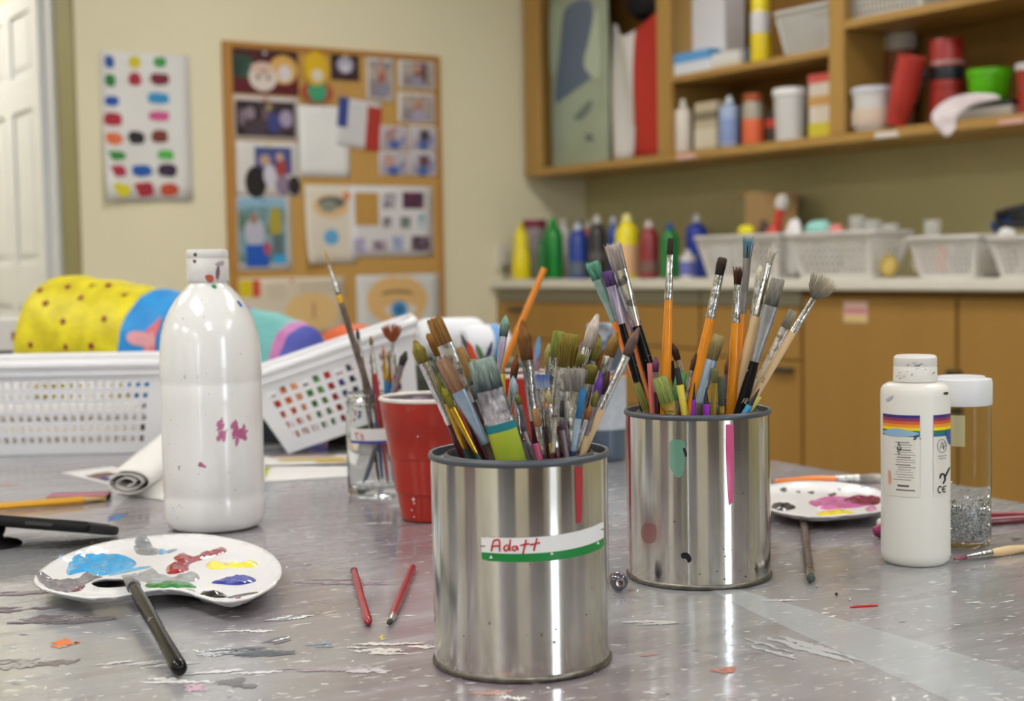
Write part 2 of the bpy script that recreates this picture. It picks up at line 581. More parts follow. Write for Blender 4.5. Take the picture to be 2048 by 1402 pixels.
smear(130, 1284, 70, 12, 'dd7a42', 5, .25)
smear(128, 1290, 60, 10, 'c0a090', 3, .25)
smear(300, 1330, 150, 6, 'cfcdcc', 5, .1)
smear(700, 1340, 200, 12, 'a89aa0', 6, .02, 'c8c2c4')
smear(560, 1280, 60, 6, '6a6c74', 5, .3, 'e6e6e6')
smear(150, 1240, 200, 20, '6f666c', 8, .06, '8d8786')
smear(60, 1330, 160, 16, 'a39d9a', 6, .1, '7d7674')
smear(1600, 1300, 240, 14, 'b6b6b8', 7, -.3)
smear(1450, 1340, 40, 10, 'c07a6a', 4, .2)
smear(455, 1305, 110, 16, 'c3c7cc', 7, .02)
smear(520, 1304, 160, 16, '5a6068', 9, .06, '8d9298')
smear(470, 1262, 120, 7, 'dddcda', 3, .05)
smear(350, 1362, 160, 8, 'dedcdd', 4, -.02)
smear(480, 1345, 160, 8, 'd9d5da', 4, .08)
smear(400, 1375, 60, 14, 'c9a7b8', 3, .05)
smear(470, 1370, 50, 16, '77757a', 4, .2)
smear(575, 1238, 80, 10, '8d9096', 5, .2, 'e2e2e2')
smear(30, 1218, 120, 10, '7a6a72', 6, .05)
smear(40, 1185, 120, 14, '8a7a84', 5, .04, '9d9a98')
smear(20, 970, 50, 5, 'c86a50', 3, .05)
smear(230, 1035, 30, 14, '3f6fb0', 5, .3, '5a9ac8')
smear(765, 1048, 50, 8, 'e6e4e4', 2, .05)
smear(780, 1300, 120, 18, 'cfc9c2', 10, .0)
smear(770, 1245, 14, 3, 'd8c23e', 1, 0)
smear(765, 1275, 12, 18, 'cbb95c', 2, 0)
smear(820, 1010, 90, 10, 'd9d7d8', 3, .1)
smear(1300, 1245, 130, 10, 'c9c8c6', 7, .02)
smear(1290, 1310, 40, 6, 'cf8a78', 3, .05)
smear(1200, 1330, 60, 7, 'd6cf8a', 3, .05)
smear(690, 1165, 160, 16, '94808a', 7, .0, 'a08a92')
smear(960, 1385, 120, 8, 'c4958c', 4, .05)
smear(1030, 1395, 40, 8, 'eceae8', 2, 0)
smear(640, 1288, 60, 8, '7d93ab', 3, .05)
smear(1905, 1187, 24, 6, 'f2f1ee', 1, -.25)
smear(1940, 1205, 40, 3, 'eeeeee', 2, .1)
smear(2020, 1205, 44, 3, 'eeeeee', 2, .2)
smear(2030, 1080, 26, 10, '5d5458', 3, 0)
smear(1720, 1180, 60, 3, 'e4e2e0', 3, .02)
smear(1560, 1200, 90, 4, 'dcdad8', 5, .02)
# clear adhesive tape holding the sheet down
tp = MB()
A = [T(1405, 1172, .0005), T(1482, 1180, .0005), T(2048, 1345, .0005), T(2080, 1440, .0005), T(1900, 1402, .0005), T(1500, 1222, .0005)]
tp.add(A, [tuple(range(6))[::-1]])
ontable(tp).build('tape_strip', mat('dfe6ea', .12, alpha=.38, coat=.6), tb)

# ------------------------------------------------------------------ chairs added out of view to darken the tins' reflections
def chair(label, x, y, ang, c_, wdt=.5):
    t = thing('classroom_chair', label, 'chair', (x, y, ZF), Matrix.Rotation(ang, 3, 'Z'), 'chairs round the table')
    cm = mat(c_, .6)
    lm = mat('3a3a3e', .4, .5)
    MB().bb(-wdt / 2, wdt / 2, -.22, .22, .44, .47).build('seat', cm, t, bevel=.012)
    MB().bb(-wdt / 2, wdt / 2, -.25, -.225, .52, 1.16).build('backrest', cm, t, bevel=.012)
    for sx in (-1, 1):
        for sy in (-1, 1):
            MB().bb(sx * (wdt / 2 - .03) - .012, sx * (wdt / 2 - .03) + .012, sy * .2 - .012, sy * .2 + .012, 0, .439).build('leg', lm, t)
        MB().bb(sx * (wdt / 2 - .05) - .012, sx * (wdt / 2 - .05) + .012, -.224, -.2, .471, .6).build('back_post', lm, t)
chair('black chair at the near end of the table, behind the camera', -.40, -.42, math.radians(-12), '17171a', .62)  # stands in for the person at the camera as a dark reflection
chair('dark grey chair at the left-hand side of the table', -1.45, 1.05, math.radians(-100), '26262b', .5)
chair('reddish brown chair at the left-hand side of the table', -1.25, .30, math.radians(-65), '7a5448', .48)
chair('olive grey chair at the right-hand side of the table', 1.30, .75, math.radians(62), '6a6250', .4)

# ------------------------------------------------------------------ wall cupboards and counter along the right-hand wall
OAK = mat('b08a4a', .45, var=.5, c2='9c773a', vs=6, st=(1, 1, .12), bump=.02)
OAKD = mat('8a6428', .55, var=.5, c2='755320', vs=6, st=(1, 1, .12))
OAKL = mat('a67e3e', .42, var=.5, c2='956e33', vs=5, st=(1, 1, .1))
US, UZ, UD = .03, .607, .33
uc = thing('wall_cabinet', 'long open oak wall cabinet with shelves full of craft supplies', 'cabinet', pR(US, UZ, 0), FR)
def ub(name, s0, s1, o0, o1, z0, z1, mt=OAK, parent=uc, bevel=.002):
    return MB().bb(s0 - US, s1 - US, -o0, -o1, z0 - UZ, z1 - UZ).build(name, mt, parent, bevel=bevel)
UE, UT = 3.3, 1.62
ub('back_panel', .05, UE - .02, .004, .012, UZ + .031, UT - .03, OAKD)
ub('bottom_panel', US, UE, .003, UD, UZ, UZ + .03)
ub('top_panel', US, UE, .003, UD, UT - .03, UT)
ub('side_panel', US, US + .02, .013, UD - .001, UZ + .031, UT - .031)
ub('side_panel', UE - .02, UE, .013, UD - .001, UZ + .031, UT - .031)
ub('stile', US + .021, .14, UD - .02, UD, UZ + .031, UT - .031)
for s0, s1 in ((.9, .975), (1.757, 1.822)): ub('stile', s0, s1, UD - .02, UD, UZ + .031, UT - .031)
for s0, s1 in ((.928, .948), (1.78, 1.8)): ub('divider', s0, s1, .013, UD - .021, UZ + .031, UT - .031)
ub('shelf', .9755, 1.7565, .013, UD - .004, .89, .914)
ub('shelf', 1.8225, 2.8, .013, UD - .004, .962, .988)
ub('stile', 2.8, 2.865, UD - .02, UD, UZ + .031, UT - .031)
for (x0, x1, y0, y1, c) in ((1353, 1390, 308, 320, 'dcb0a8'), (1750, 1796, 264, 279, 'ded5d0'), (1998, 2048, 238, 251, 'dba9a0')):
    s0, s1 = WR(x0, y0, UD)[0], WR(x1, y0, UD)[0]
    z1, z0 = WR((x0 + x1) / 2, y0, UD)[1], WR((x0 + x1) / 2, y1, UD)[1]
    ub('shelf_label', s0, s1, UD + .0006, UD + .0014, max(z0, UZ + .003), min(z1, UZ + .027), mat(c, .6), bevel=None)
# counter
CZ0, CZ1, CO = .147, .182, .5
ct = thing('countertop', 'pale cream countertop running along the wall under the cabinet', 'countertop', pR(0.004, CZ0, 0), FR)
MB().bb(0, 3.5, -.004, -CO, 0, CZ1 - CZ0).build('slab', mat('dcd8cb', .35, var=.2, c2='d0ccbe', vs=8), ct, bevel=.006)
FO = .465
def unit(name, label, x0, x1, kind):
    s0, s1 = WR(x0, 650, FO)[0], WR(x1, 650, FO)[0]
    u = thing(name, label, 'cabinet', pR(s0, ZF, 0), FR, 'base cabinets under the counter')
    wd = s1 - s0
    H = CZ0 - ZF - .003
    MB().bb(.001, wd - .001, -.004, -FO + .02, .09, H).build('body', OAKD, u)
    MB().bb(.001, wd - .001, -.004, -FO + .08, 0, .09).build('plinth', mat('4c4335', .6), u)
    def front(z0, z1, a, c, nm, hx=None, vert=False, label_=None):
        f_ = MB().bb(a, c, -FO + .019, -FO, z0, z1).build(nm, OAKL, u, bevel=.003)
        if vert: MB().bb(hx - .008, hx + .008, -FO - .002, -FO - .022, z1 - .33, z1 - .2).build('handle', mat('4b4a48', .4, .6), f_, bevel=.003)
        elif hx is not None: MB().bb(hx - .05, hx + .05, -FO - .002, -FO - .02, z1 - .035, z1 - .02).build('handle', mat('4b4a48', .4, .6), f_, bevel=.003)
        return f_
    if kind == 'drawers':
        MB().bb(.002, wd - .002, -FO + .019, -FO + .004, H - .05, H).build('rail', mat('8f8a76', .5), u)
        front(H - .2, H - .056, .004, wd - .004, 'drawer', wd * .16)
        front(H - .42, H - .205, .004, wd - .004, 'drawer', wd * .72)
        front(.1, H - .425, .004, wd - .004, 'drawer', wd * .5)
    elif kind == 'mixed':
        MB().bb(.002, wd - .002, -FO + .019, -FO + .004, H - .05, H).build('rail', mat('8f8a76', .5), u)
        front(H - .22, H - .056, .004, wd - .004, 'drawer')
        front(.1, H - .225, .004, wd - .004, 'drawer', wd * .84)
    else:
        front(.1, H - .02, .004, wd - .004, 'door', wd - .014 if kind == 'doorR' else .014, True)
    return u, s0
unit('drawer_unit', 'oak drawer unit with grey top rail at the room corner', 978, 1398, 'drawers')
unit('drawer_unit', 'narrow oak drawer unit behind the can of tall brushes', 1400, 1602, 'mixed')
u1, us = unit('base_cupboard', 'oak base cupboard with a pink and yellow sticker on its door', 1604, 1912, 'doorR')
a0, a1 = WR(1688, 625, FO)[0] - us, WR(1735, 625, FO)[0] - us
zz = WR(1710, 603, FO)[1] - ZF, WR(1710, 645, FO)[1] - ZF
stk = MB().bb(a0, a1, -FO - .0005, -FO - .0012, zz[1], zz[0])
stk.bb(a0 + .002, a1 - .002, -FO - .0012, -FO - .0016, zz[1] + .003, zz[1] + (zz[0] - zz[1]) * .3, 1)
stk.bb(a0 + .004, a1 - .004, -FO - .0012, -FO - .0016, zz[1] + (zz[0] - zz[1]) * .42, zz[1] + (zz[0] - zz[1]) * .68, 2)
stk.build('sticker', [mat('ddb9ae', .5), mat('d8c07a', .5), mat('c9828a', .5)], u1)
unit('base_cupboard', 'plain oak base cupboard behind the glitter jar', 1914, 2290, 'door')
s9 = WR(2290, 650, FO)[0]

# generic bottle profiles ------------------------------------------------
def prof_bottle(r, h, style='tempera'):
    if style == 'tempera':
        return [(0, 0), (r * .88, 0), (r * .97, .012 * h), (r, .04 * h), (r, .64 * h), (r * .97, .71 * h), (r * .88, .77 * h), (r * .7, .82 * h), (r * .47, .855 * h), (r * .4, .87 * h), (0, .87 * h)]
    if style == 'shoulder':
        return [(0, 0), (r * .92, 0), (r, .02 * h), (r, .72 * h), (r * .94, .78 * h), (r * .5, .84 * h), (r * .42, .86 * h), (0, .86 * h)]
    if style == 'soap':
        return [(0, 0), (r * .88, 0), (r, .03 * h), (r, .3 * h), (r * .9, .46 * h), (r * .74, .6 * h), (r * .76, .72 * h), (r * .68, .82 * h), (r * .34, .88 * h), (0, .88 * h)]
    if style == 'tub':
        return [(0, 0), (r * .82, 0), (r * .86, .01 * h), (r * .97, .86 * h), (0, .86 * h)]
    if style == 'jar':
        return [(0, 0), (r * .9, 0), (r, .03 * h), (r, .76 * h), (r * .85, .84 * h), (0, .84 * h)]
def cap_prof(r, h, style):
    if style == 'tub': return [(0, .86 * h), (r * .98, .86 * h), (r * 1.04, .87 * h), (r * 1.04, .97 * h), (r, h), (0, h)]
    if style == 'jar': return [(0, .845 * h), (r * .88, .845 * h), (r * .9, .86 * h), (r * .9, .99 * h), (r * .85, h), (0, h)]
    k = .43 if style == 'tempera' else .36
    return [(0, .872 * h), (r * k * 1.02, .872 * h), (r * k, .95 * h), (r * k * .7, .96 * h), (r * k * .5, h), (0, h)]
def counter_pos(x0, x1, yt, off, z0):
    xm = (x0 + x1) / 2
    s = WR(xm, 540, off)[0]
    Y = pR(s, 0, off).y
    return s, (x1 - x0) * Y / F, WR(xm, yt, off)[1] - z0
def cbottle(name, label, cat, x0, x1, yt, off, z0, bc, cc, style='tempera', group=None, band=None, rough=.3):
    s, wd, h = counter_pos(x0, x1, yt, off, z0)
    t = thing(name, label, cat, pR(s, z0 + .0005, off), FR, group)
    r = wd / 2
    MB().lathe(prof_bottle(r, h, style), 24).build('body', mat(bc, rough, coat=.3), t, smooth=40)
    MB().lathe(cap_prof(r, h, style), 20).build('cap' if style not in ('tub', 'jar') else 'lid', mat(cc, .4), t, smooth=40)
    if band:
        z0b, z1b, c = band
        MB().lathe([(r * 1.006, z0b * h), (r * 1.012, z0b * h + .001), (r * 1.012, z1b * h - .001), (r * 1.006, z1b * h)], 24).build('paper_label', mat(c, .5), t, smooth=40)
    return t
GP = 'paint bottles on the counter'
for a in [
    ('bottle', 'yellow squeezable soap bottle with red oval label, at the counter end', 1024, 1062, 447, .45, 'e8d414', 'e3d01a', 'soap', None),
    ('tub', 'burgundy-topped container behind the yellow soap bottle', 1048, 1094, 440, .33, '9a8f92', '7c2238', 'tub', None),
    ('paint_bottle', 'small dark green paint bottle half hidden by the tall bright green one', 1074, 1094, 478, .42, '1c6a34', '2d8a52', 'tempera', None),
    ('paint_bottle', 'tall bright green paint bottle on the counter', 1088, 1127, 436, .34, '0f8a32', '1a9a40', 'tempera', None),
    ('paint_bottle', 'white bottle between the green and blue paint bottles', 1113, 1143, 437, .2, 'd5d3cf', 'dedcd8', 'shoulder', None),
    ('paint_bottle', 'royal blue paint bottle with a white cap, beside the black ones', 1137, 1177, 446, .34, '24409c', 'ccd2e4', 'tempera', (.06, .3, '5d6878')),
    ('paint_bottle', 'black bottle standing behind the royal blue paint bottle', 1148, 1178, 440, .2, '26262a', '2c2c30', 'shoulder', None),
    ('paint_bottle', 'red-topped slim bottle wedged before the black paint bottles', 1168, 1188, 442, .26, 'c8483a', 'd8cfc8', 'shoulder', None),
    ('paint_bottle', 'black paint bottle with a pale cap next to royal blue', 1176, 1214, 431, .33, '2e2b2e', 'cfcdca', 'tempera', (.28, .42, '5b5654')),
    ('paint_bottle', 'blue bottle peeking out behind the yellow paint bottle', 1216, 1240, 432, .2, '2c56b0', 'c5d0e4', 'tempera', None),
    ('paint_bottle', 'bright yellow paint bottle with a peach label on the counter', 1231, 1279, 428, .33, 'f0de1e', 'f2ea9a', 'tempera', (.05, .52, 'e3b58a')),
    ('paint_bottle', 'dark red paint bottle on the counter', 1278, 1319, 441, .34, '8d2a30', 'd8c6c2', 'tempera', (.1, .3, '7a5a52')),
    ('paint_bottle', 'green paint bottle with a dark blue cap', 1321, 1359, 446, .33, '1d7d3a', '2c4f98', 'tempera', None),
    ('paint_bottle', 'blue bottle with a white cap behind the long white basket', 1372, 1416, 428, .12, '2742a8', 'e4e4e6', 'shoulder', None),
    ('glue_bottle', 'small white bottle with blue print beside the long white basket', 1360, 1392, 500, .38, 'd9d4d2', 'e6e3e0', 'shoulder', (.1, .6, '6a70b8')),
]:
    cbottle(a[0], a[1], 'bottle' if a[0] != 'tub' else 'tub', a[2], a[3], a[4], a[5], CZ1, a[6], a[7], a[8], GP, a[9])

# lattice baskets ---------------------------------------------------------
def lattice(mb, P, us, vs, hole, m=0):
    """P(u, v) gives a point; us and vs are grid lines; hole(i, j) cells stay open"""
    n = len(vs)
    for i in range(len(us) - 1):
        for j in range(n - 1):
            if hole(i, j): continue
            mb.add([P(us[i], vs[j]), P(us[i + 1], vs[j]), P(us[i + 1], vs[j + 1]), P(us[i], vs[j + 1])], [(0, 1, 2, 3)], m)
def basket(name, label, loc, rot, W, D, H, taper, cols_w, cols_d, rows, mt, margin=.12, rimr=.006, group=None, z0=.1, z1=.86, skirt=0.0):
    t = thing(name, label, 'basket', loc, rot, group)
    def cn(sx, sy, v):
        k = 1 - taper * (1 - v)
        return V((sx * (W / 2 - (1 - k) * H), sy * (D / 2 - (1 - k) * H), v * H))
    sides = [((-1, -1), (1, -1), cols_w), ((1, -1), (1, 1), cols_d), ((1, 1), (-1, 1), cols_w), ((-1, 1), (-1, -1), cols_d)]
    vs = [0]
    for r_ in range(rows):
        a = z0 + (z1 - z0) * (r_ + .18) / rows
        b_ = z0 + (z1 - z0) * (r_ + .82) / rows
        vs += [a, b_]
    vs.append(1)
    for a, b_, nc in sides:
        us = [0]
        for c in range(nc):
            us += [margin + (1 - 2 * margin) * (c + .2) / nc, margin + (1 - 2 * margin) * (c + .8) / nc]
        us.append(1)
        mb = MB()
        lattice(mb, lambda u, v: cn(*a, v).lerp(cn(*b_, v), u), us, vs, lambda i, j: i % 2 == 1 and j % 2 == 1)
        mb.build('side_panel', mt, t, solid=.0025)
    mb = MB()
    lp = []
    for (sx, sy) in ((-1, -1), (1, -1), (1, 1), (-1, 1)):
        c = cn(sx, sy, 1)
        r_ = min(W, D) * .08
        for k in range(5):
            an = {(-1, -1): PI, (1, -1): -PI / 2, (1, 1): 0, (-1, 1): PI / 2}[(sx, sy)] + k * PI / 8
            lp.append(c + V((-sx * r_, -sy * r_, 0)) + V((math.cos(an), math.sin(an), 0)) * (r_ + rimr * .5))
    mb.tube(lp, rimr, 8, closed=True)
    if skirt:
        top = [p + V((0, 0, 0)) for p in lp]
        bot = [p * 1.0 - V((0, 0, skirt)) for p in lp]
        mb.loft([bot, top], cap=False)
    mb.build('rim', mt, t, smooth=50)
    mb = MB()
    q = [cn(-1, -1, 0), cn(1, -1, 0), cn(1, 1, 0), cn(-1, 1, 0)]
    mb.add(q + [p + V((0, 0, .003)) for p in q], [(3, 2, 1, 0), (4, 5, 6, 7), (0, 1, 5, 4), (1, 2, 6, 5), (2, 3, 7, 6), (3, 0, 4, 7)])
    mb.build('bottom', mt, t)
    return t
BW = mat('dedad6', .4, trans=.12)
def cbasket(label, x0, x1, yt, off, nw):
    s0, s1 = WR(x0, 520, off)[0], WR(x1, 520, off)[0]
    h = WR((x0 + x1) / 2, yt, off)[1] - CZ1
    D = .18
    return basket('storage_basket', label, pR((s0 + s1) / 2, CZ1 + .0005, off - D / 2), FR, s1 - s0 - .024, D, h, .25, nw, 6, 5, BW, .07, .007, 'white baskets on the counter'), (s0, s1, h)
bk1, g1 = cbasket('white lattice basket on the counter, next to the small glue bottle', 1385, 1560, 474, .46, 12)
bk2, g2 = cbasket('white lattice basket on the counter, full of toys below the cardboard box', 1566, 1750, 468, .46, 12)
bk3, g3 = cbasket('white lattice basket on the counter holding an orange tube', 1808, 1960, 476, .46, 10)
bk4, g4 = cbasket('white lattice basket on the counter at the photo edge', 1966, 2180, 474, .46, 12)
# things lying in and behind the baskets
def lump(name, label, cat, x0, x1, y0, y1, off, c, z0=None, group=None, rough=.6, fl=.7):
    """a soft rounded item: squashed noisy ball resting at its base height"""
    xm = (x0 + x1) / 2
    s = WR(xm, (y0 + y1) / 2, off)[0]
    Y = pR(s, 0, off).y
    za, zb = WR(xm, y1, off)[1], WR(xm, y0, off)[1]
    if z0 is not None: za = z0
    rx, rz = (x1 - x0) * Y / F / 2, (zb - za) / 2
    mb = MB()
    pr = [(math.sin(PI * i / 10), -math.cos(PI * i / 10)) for i in range(11)]
    mb.lathe(pr, 18)
    mb.v = [V((p.x * rx, p.y * rx * fl, (p.z + 1) * rz)) * (1 + .16 * noise.noise(p * 1.7 + V((x0, y0, 0)))) for p in mb.v]
    o = mb.build(name, mat(c, rough), smooth=60)
    mm = FR.to_4x4()
    mm.translation = pR(s, za + .001, off)
    o.matrix_basis = mm
    return tag(o, label, cat, group)
zi = CZ1 + .004
G5 = 'odds and ends in the counter baskets'
lump('foam_ball', 'bright yellow foam piece showing above the white basket', 'foam', 1472, 1512, 450, 478, .37, 'f0e416', None, G5)
lump('cloth_bundle', 'pale grey bundle filling the basket next to the glue bottle', 'cloth', 1405, 1470, 482, 550, .37, 'c9cacb', zi, G5)
lump('cloth_bundle', 'dark brown bundle in the basket below the cardboard box', 'cloth', 1512, 1545, 438, 550, .37, '4a332b', zi, G5)
lump('plastic_toy', 'red toy lying beside the dark brown bundle', 'toy', 1530, 1558, 455, 480, .39, 'd65a48', None, G5)
lump('cotton_ball', 'white fluffy lump heaped above the middle white basket', 'cotton', 1560, 1612, 444, 548, .37, 'e6e4e4', zi, G5)
lump('cloth_bundle', 'grey bundle low in the middle white basket', 'cloth', 1618, 1690, 490, 550, .37, '8b8a8a', zi, G5)
lump('cloth_bundle', 'mint green cloth lying over the middle white basket', 'cloth', 1605, 1668, 442, 478, .3, '9fdcd2', None, G5)
lump('plastic_toy', 'coral pink toy at the far end of the middle basket', 'toy', 1655, 1690, 450, 475, .375, 'e88a86', None, G5)
lump('plastic_bag', 'crumpled clear bag of yellow craft bits between the baskets', 'bag', 1754, 1800, 512, 553, .38, 'd9bf6a', zi - .003, G5, .3)
lump('plastic_tube', 'orange tube standing in the third white basket', 'tube', 1872, 1895, 490, 550, .375, 'e2795c', zi, G5)
lump('cloth_bundle', 'grey pouch beside the orange tube in the third basket', 'cloth', 1898, 1945, 488, 550, .37, '9c9a9a', zi, G5)
lump('cloth_bundle', 'beige pouch on the other side of the orange tube', 'cloth', 1822, 1868, 495, 550, .37, 'c9bdb0', zi, G5)
lump('cotton_ball', 'white pom-pom on the basket at the photo edge', 'cotton', 1995, 2032, 455, 480, .375, 'e8e6e4', None, G5)
lump('cloth_bundle', 'dark red and grey bundle in the basket at the photo edge', 'cloth', 1985, 2040, 490, 550, .37, '8d7072', zi, G5)
lump('cloth_bundle', 'dark blue cloth heaped on the basket at the photo edge', 'cloth', 1980, 2030, 435, 470, .3, '23457c', None, G5)
# black coiled strap
t = thing('cable_coil', 'black coiled cable lying on the basket at the photo edge', 'cable', pR(WR(2045, 450, .3)[0], WR(2045, 468, .3)[1], .3), FR)
mb = MB()
mb.tube([V((.075 * math.cos(a * .3), .05 * math.sin(a * .3) , .02 + .03 * math.sin(a * .11) + .0008 * a)) for a in range(64)], .009, 8)
mb.build('cable', mat('1c1c20', .5), t, smooth=50)
# red screwdriver-like toy sticking up
t = thing('craft_tool', 'red-handled tool sticking up from the middle white basket', 'tool', pR(WR(1548, 475, .35)[0], WR(1548, 478, .35)[1], .35), FR @ Matrix.Rotation(math.radians(18), 3, 'Y'))
MB().lathe([(0, 0), (.012, 0), (.018, .03), (.014, .07), (.017, .1), (0, .105)], 14).build('handle', mat('d8483c', .4), t, smooth=40)
MB().lathe([(0, .1055), (.02, .1055), (.024, .13), (.015, .15), (0, .152)], 14).build('head', mat('cfcac4', .5), t, smooth=40)
# cardboard box leaning behind the baskets
s0 = WR(1462, 430, .17)[0]
s1 = WR(1600, 430, .17)[0]
zt = WR(1525, 380, .17)[1]
t = thing('cardboard_box', 'brown cardboard box standing behind the white baskets', 'box', pR(WR(1540, 430, .138)[0], CZ1 + .0005, .138), FR @ Matrix.Rotation(math.radians(-42), 3, 'Z'))
wb_, hb_ = .18, zt - CZ1 - .01
CB = mat('a58457', .8, var=.3, c2='94744a', vs=12)
MB().bb(-wb_ / 2, wb_ / 2, -wb_ / 2, wb_ / 2, 0, hb_).build('carton', CB, t, bevel=.003)
MB().bb(-.022, .022, -wb_ / 2 - .001, wb_ / 2 + .001, hb_ - .05, hb_ + .001).build('packing_tape', mat('8f7044', .3), t)
MB().add([(-wb_ / 2, -wb_ / 2, hb_), (wb_ / 2, -wb_ / 2, hb_), (wb_ / 2 - .01, -wb_ / 2 - .05, hb_ - .035), (-wb_ / 2 + .01, -wb_ / 2 - .05, hb_ - .035)], [(0, 1, 2, 3)]).build('flap', CB, t, solid=.003)
# clear plastic cups behind
for k, x in enumerate((1715, 1745, 1780, 1865)):
    s, wd, h = counter_pos(x - 18, x + 18, (432, 440, 448, 440)[k], .16, CZ1)
    o = MB().lathe([(0, 0), (wd * .36, 0), (wd * .37, .004), (wd * .5, h), (wd * .48, h), (wd * .35, .006), (0, .006)], 20).build('plastic_cup', mat('e8e8e4', .15, alpha=.3), smooth=40)
    o.location = pR(s, CZ1 + .0005, .16)
    tag(o, ['clear plastic cup nearest the cardboard box, behind the baskets', 'clear plastic cup second from the cardboard box', 'clear plastic cup above the bag of yellow craft bits',
            'clear plastic cup behind the basket with the orange tube'][k], 'cup', 'clear cups on the counter')

# ------------------------------------------------------------------ contents of the wall cabinet
ZS = UZ + .031
def sbox(name, label, cat, x0, x1, yt, off, z0, dp, c, bands=(), rot=0.0, group=None, rough=.55):
    s0, s1 = WR(x0, 200, off)[0], WR(x1, 200, off)[0]
    h = WR((x0 + x1) / 2, yt, off)[1] - z0
    t = thing(name, label, cat, pR((s0 + s1) / 2, z0 + .0005, off), FR @ Matrix.Rotation(rot, 3, 'Y') if rot else FR, group)
    wd = s1 - s0
    MB().bb(-wd / 2, wd / 2, 0, dp, 0, h).build('carton', mat(c, rough), t, bevel=.003)
    for a, b_, q in bands:
        MB().bb(-wd / 2 - .0006, wd / 2 + .0006, -.0008, dp * .5, a * h, b_ * h).build('printed_band', mat(q, rough), t)
    return t
# painted board leaning in the first bay
s0, s1 = WR(1094, 200, .26)[0], WR(1206, 200, .26)[0]
z0 = ZS + .001
pb = thing('painted_board', 'sage green and slate blue painted board in the first cabinet bay', 'board', pR(s0, z0, .24), FR)
wd = s1 - s0
MB().bb(0, wd, 0, .015, 0, .93).build('board', mat('a9b39b', .6, var=.4, c2='939c84', vs=8), pb, bevel=.003)
def bpatch(pts, c, nm='painted_shape', dy=-.0012):
    ps = []
    for x, y in pts:
        s, z = WR(x, y, .24)
        ps.append(V((min(max(s - s0, .002), wd - .002), dy, max(z - z0, .004))))
    ps = curve(ps, 5)
    MB().add([p.copy() for p in ps], [tuple(range(len(ps)))[::-1]]).build(nm, mat(c, .6), pb)
bpatch([(1130, 20), (1180, 0), (1184, 60), (1168, 120), (1185, 150), (1150, 180), (1112, 205), (1118, 120)], '66748a')
bpatch([(1095, 20), (1125, 25), (1115, 120), (1098, 150)], 'b6c2a6')
bpatch([(1115, 210), (1150, 185), (1190, 165), (1196, 210), (1160, 240), (1140, 290), (1105, 270)], 'a7b49f', dy=-.0018)
bpatch([(1148, 235), (1180, 200), (1185, 215), (1165, 240)], '76837c', dy=-.0024)
bpatch([(1170, 270), (1185, 268), (1188, 282), (1174, 284)], '6f7c74', dy=-.0024)
bpatch([(1176, 90), (1195, 20), (1200, 150), (1170, 135)], 'bcc9b4', dy=-.0018)
# folded flag cloth
s0, s1 = WR(1212, 200, .25)[0], WR(1314, 200, .25)[0]
fg = thing('folded_flag', 'white and red striped cloth folded upright in the first cabinet bay', 'cloth', pR(s0, ZS + .001, .2), FR)
wd = s1 - s0
zt = WR(1260, 30, .25)[1] - ZS
def clothx(u, v):
    lean = .012 * math.sin(3 * v + 1)
    y = -.05 * math.sin(PI * min(1, max(0, u))) ** .7 - .012 * math.sin(9 * u + 4 * v) - .02 * (1 - v)
    top = zt * (1 - .14 * math.sin(PI * min(1, u * .9 + .1)) ** 2 * (1 if v > .99 else v ** 4))
    return V((wd * u + lean, y, top * v))
for nm, u0, u1, c, lb_ in (('white_stripe', -.04, .62, 'd8d5d2', None), ('red_stripe', .62, 1, 'b93428', None)):
    mb = MB()
    rings = [[clothx(u0 + (u1 - u0) * i / 12 - (.1 * (1 - j / 14) ** 2 if (nm == 'red_stripe' and i == 0) or (nm == 'white_stripe' and i == 12) else 0), j / 14) for i in range(13)] for j in range(15)]
    mb.loft(rings, cap=False, closed=False)
    mb.build(nm, mat(c, .85, bump=.1, bs=40), fg, smooth=70, solid=.006)
MB().bb(wd * .8, wd * .99, -.045, .02, .002, .03).build('blue_corner', mat('2a2f78', .8), fg)
o = MB().bb(s0 + .01 - 0, s1, 0, .12, 0, .3).build('dark_bag', mat('15151c', .7), bevel=.05)
mm = FR.to_4x4()
mm.translation = pR(0, ZS + zt + .004, .17)
o.matrix_basis = mm
tag(o, 'black bag lying on top of the striped cloth', 'bag')
# second bay, upper shelf
ZU = .9145
sbox('paper_stack', 'tall white paper box on the upper shelf beside the cabinet post', 'box', 1352, 1450, -8, .2, ZU, .1, 'dcdbe0', rough=.7)
sbox('paper_packet', 'blue and white flat packet at the front of the upper shelf', 'packet', 1341, 1420, 104, .31, ZU, .1, 'd7dbe2', [(.55, 1.01, '5a9ad2')])
sbox('paper_packet', 'beige and white flat packet lying beside the blue one', 'packet', 1422, 1480, 103, .3, ZU, .1, 'cfc6b4', [(.4, .9, 'd5d6d6')])
sbox('pencil_box', 'dark grey low box between the packets and the yellow canister', 'box', 1481, 1499, 94, .28, ZU, .1, '4d5460')
cbottle('canister', 'yellow and white cylindrical canister on the upper shelf', 'canister', 1505, 1545, -6, .25, ZU, 'e6ce22', 'efdb28', 'jar', None, (.45, .76, 'cfcdd0'))
s0, s1 = WR(1543, 100, .3)[0], WR(1664, 100, .3)[0]
basket('storage_basket', 'grey-white basket on the upper shelf next to the yellow canister', pR((s0 + s1) / 2, ZU + .0005, .17), FR, s1 - s0 - .01, .24, WR(1600, 18, .3)[1] - ZU, .18, 18, 8, 6, mat('c9c8c4', .5), .06, .008)
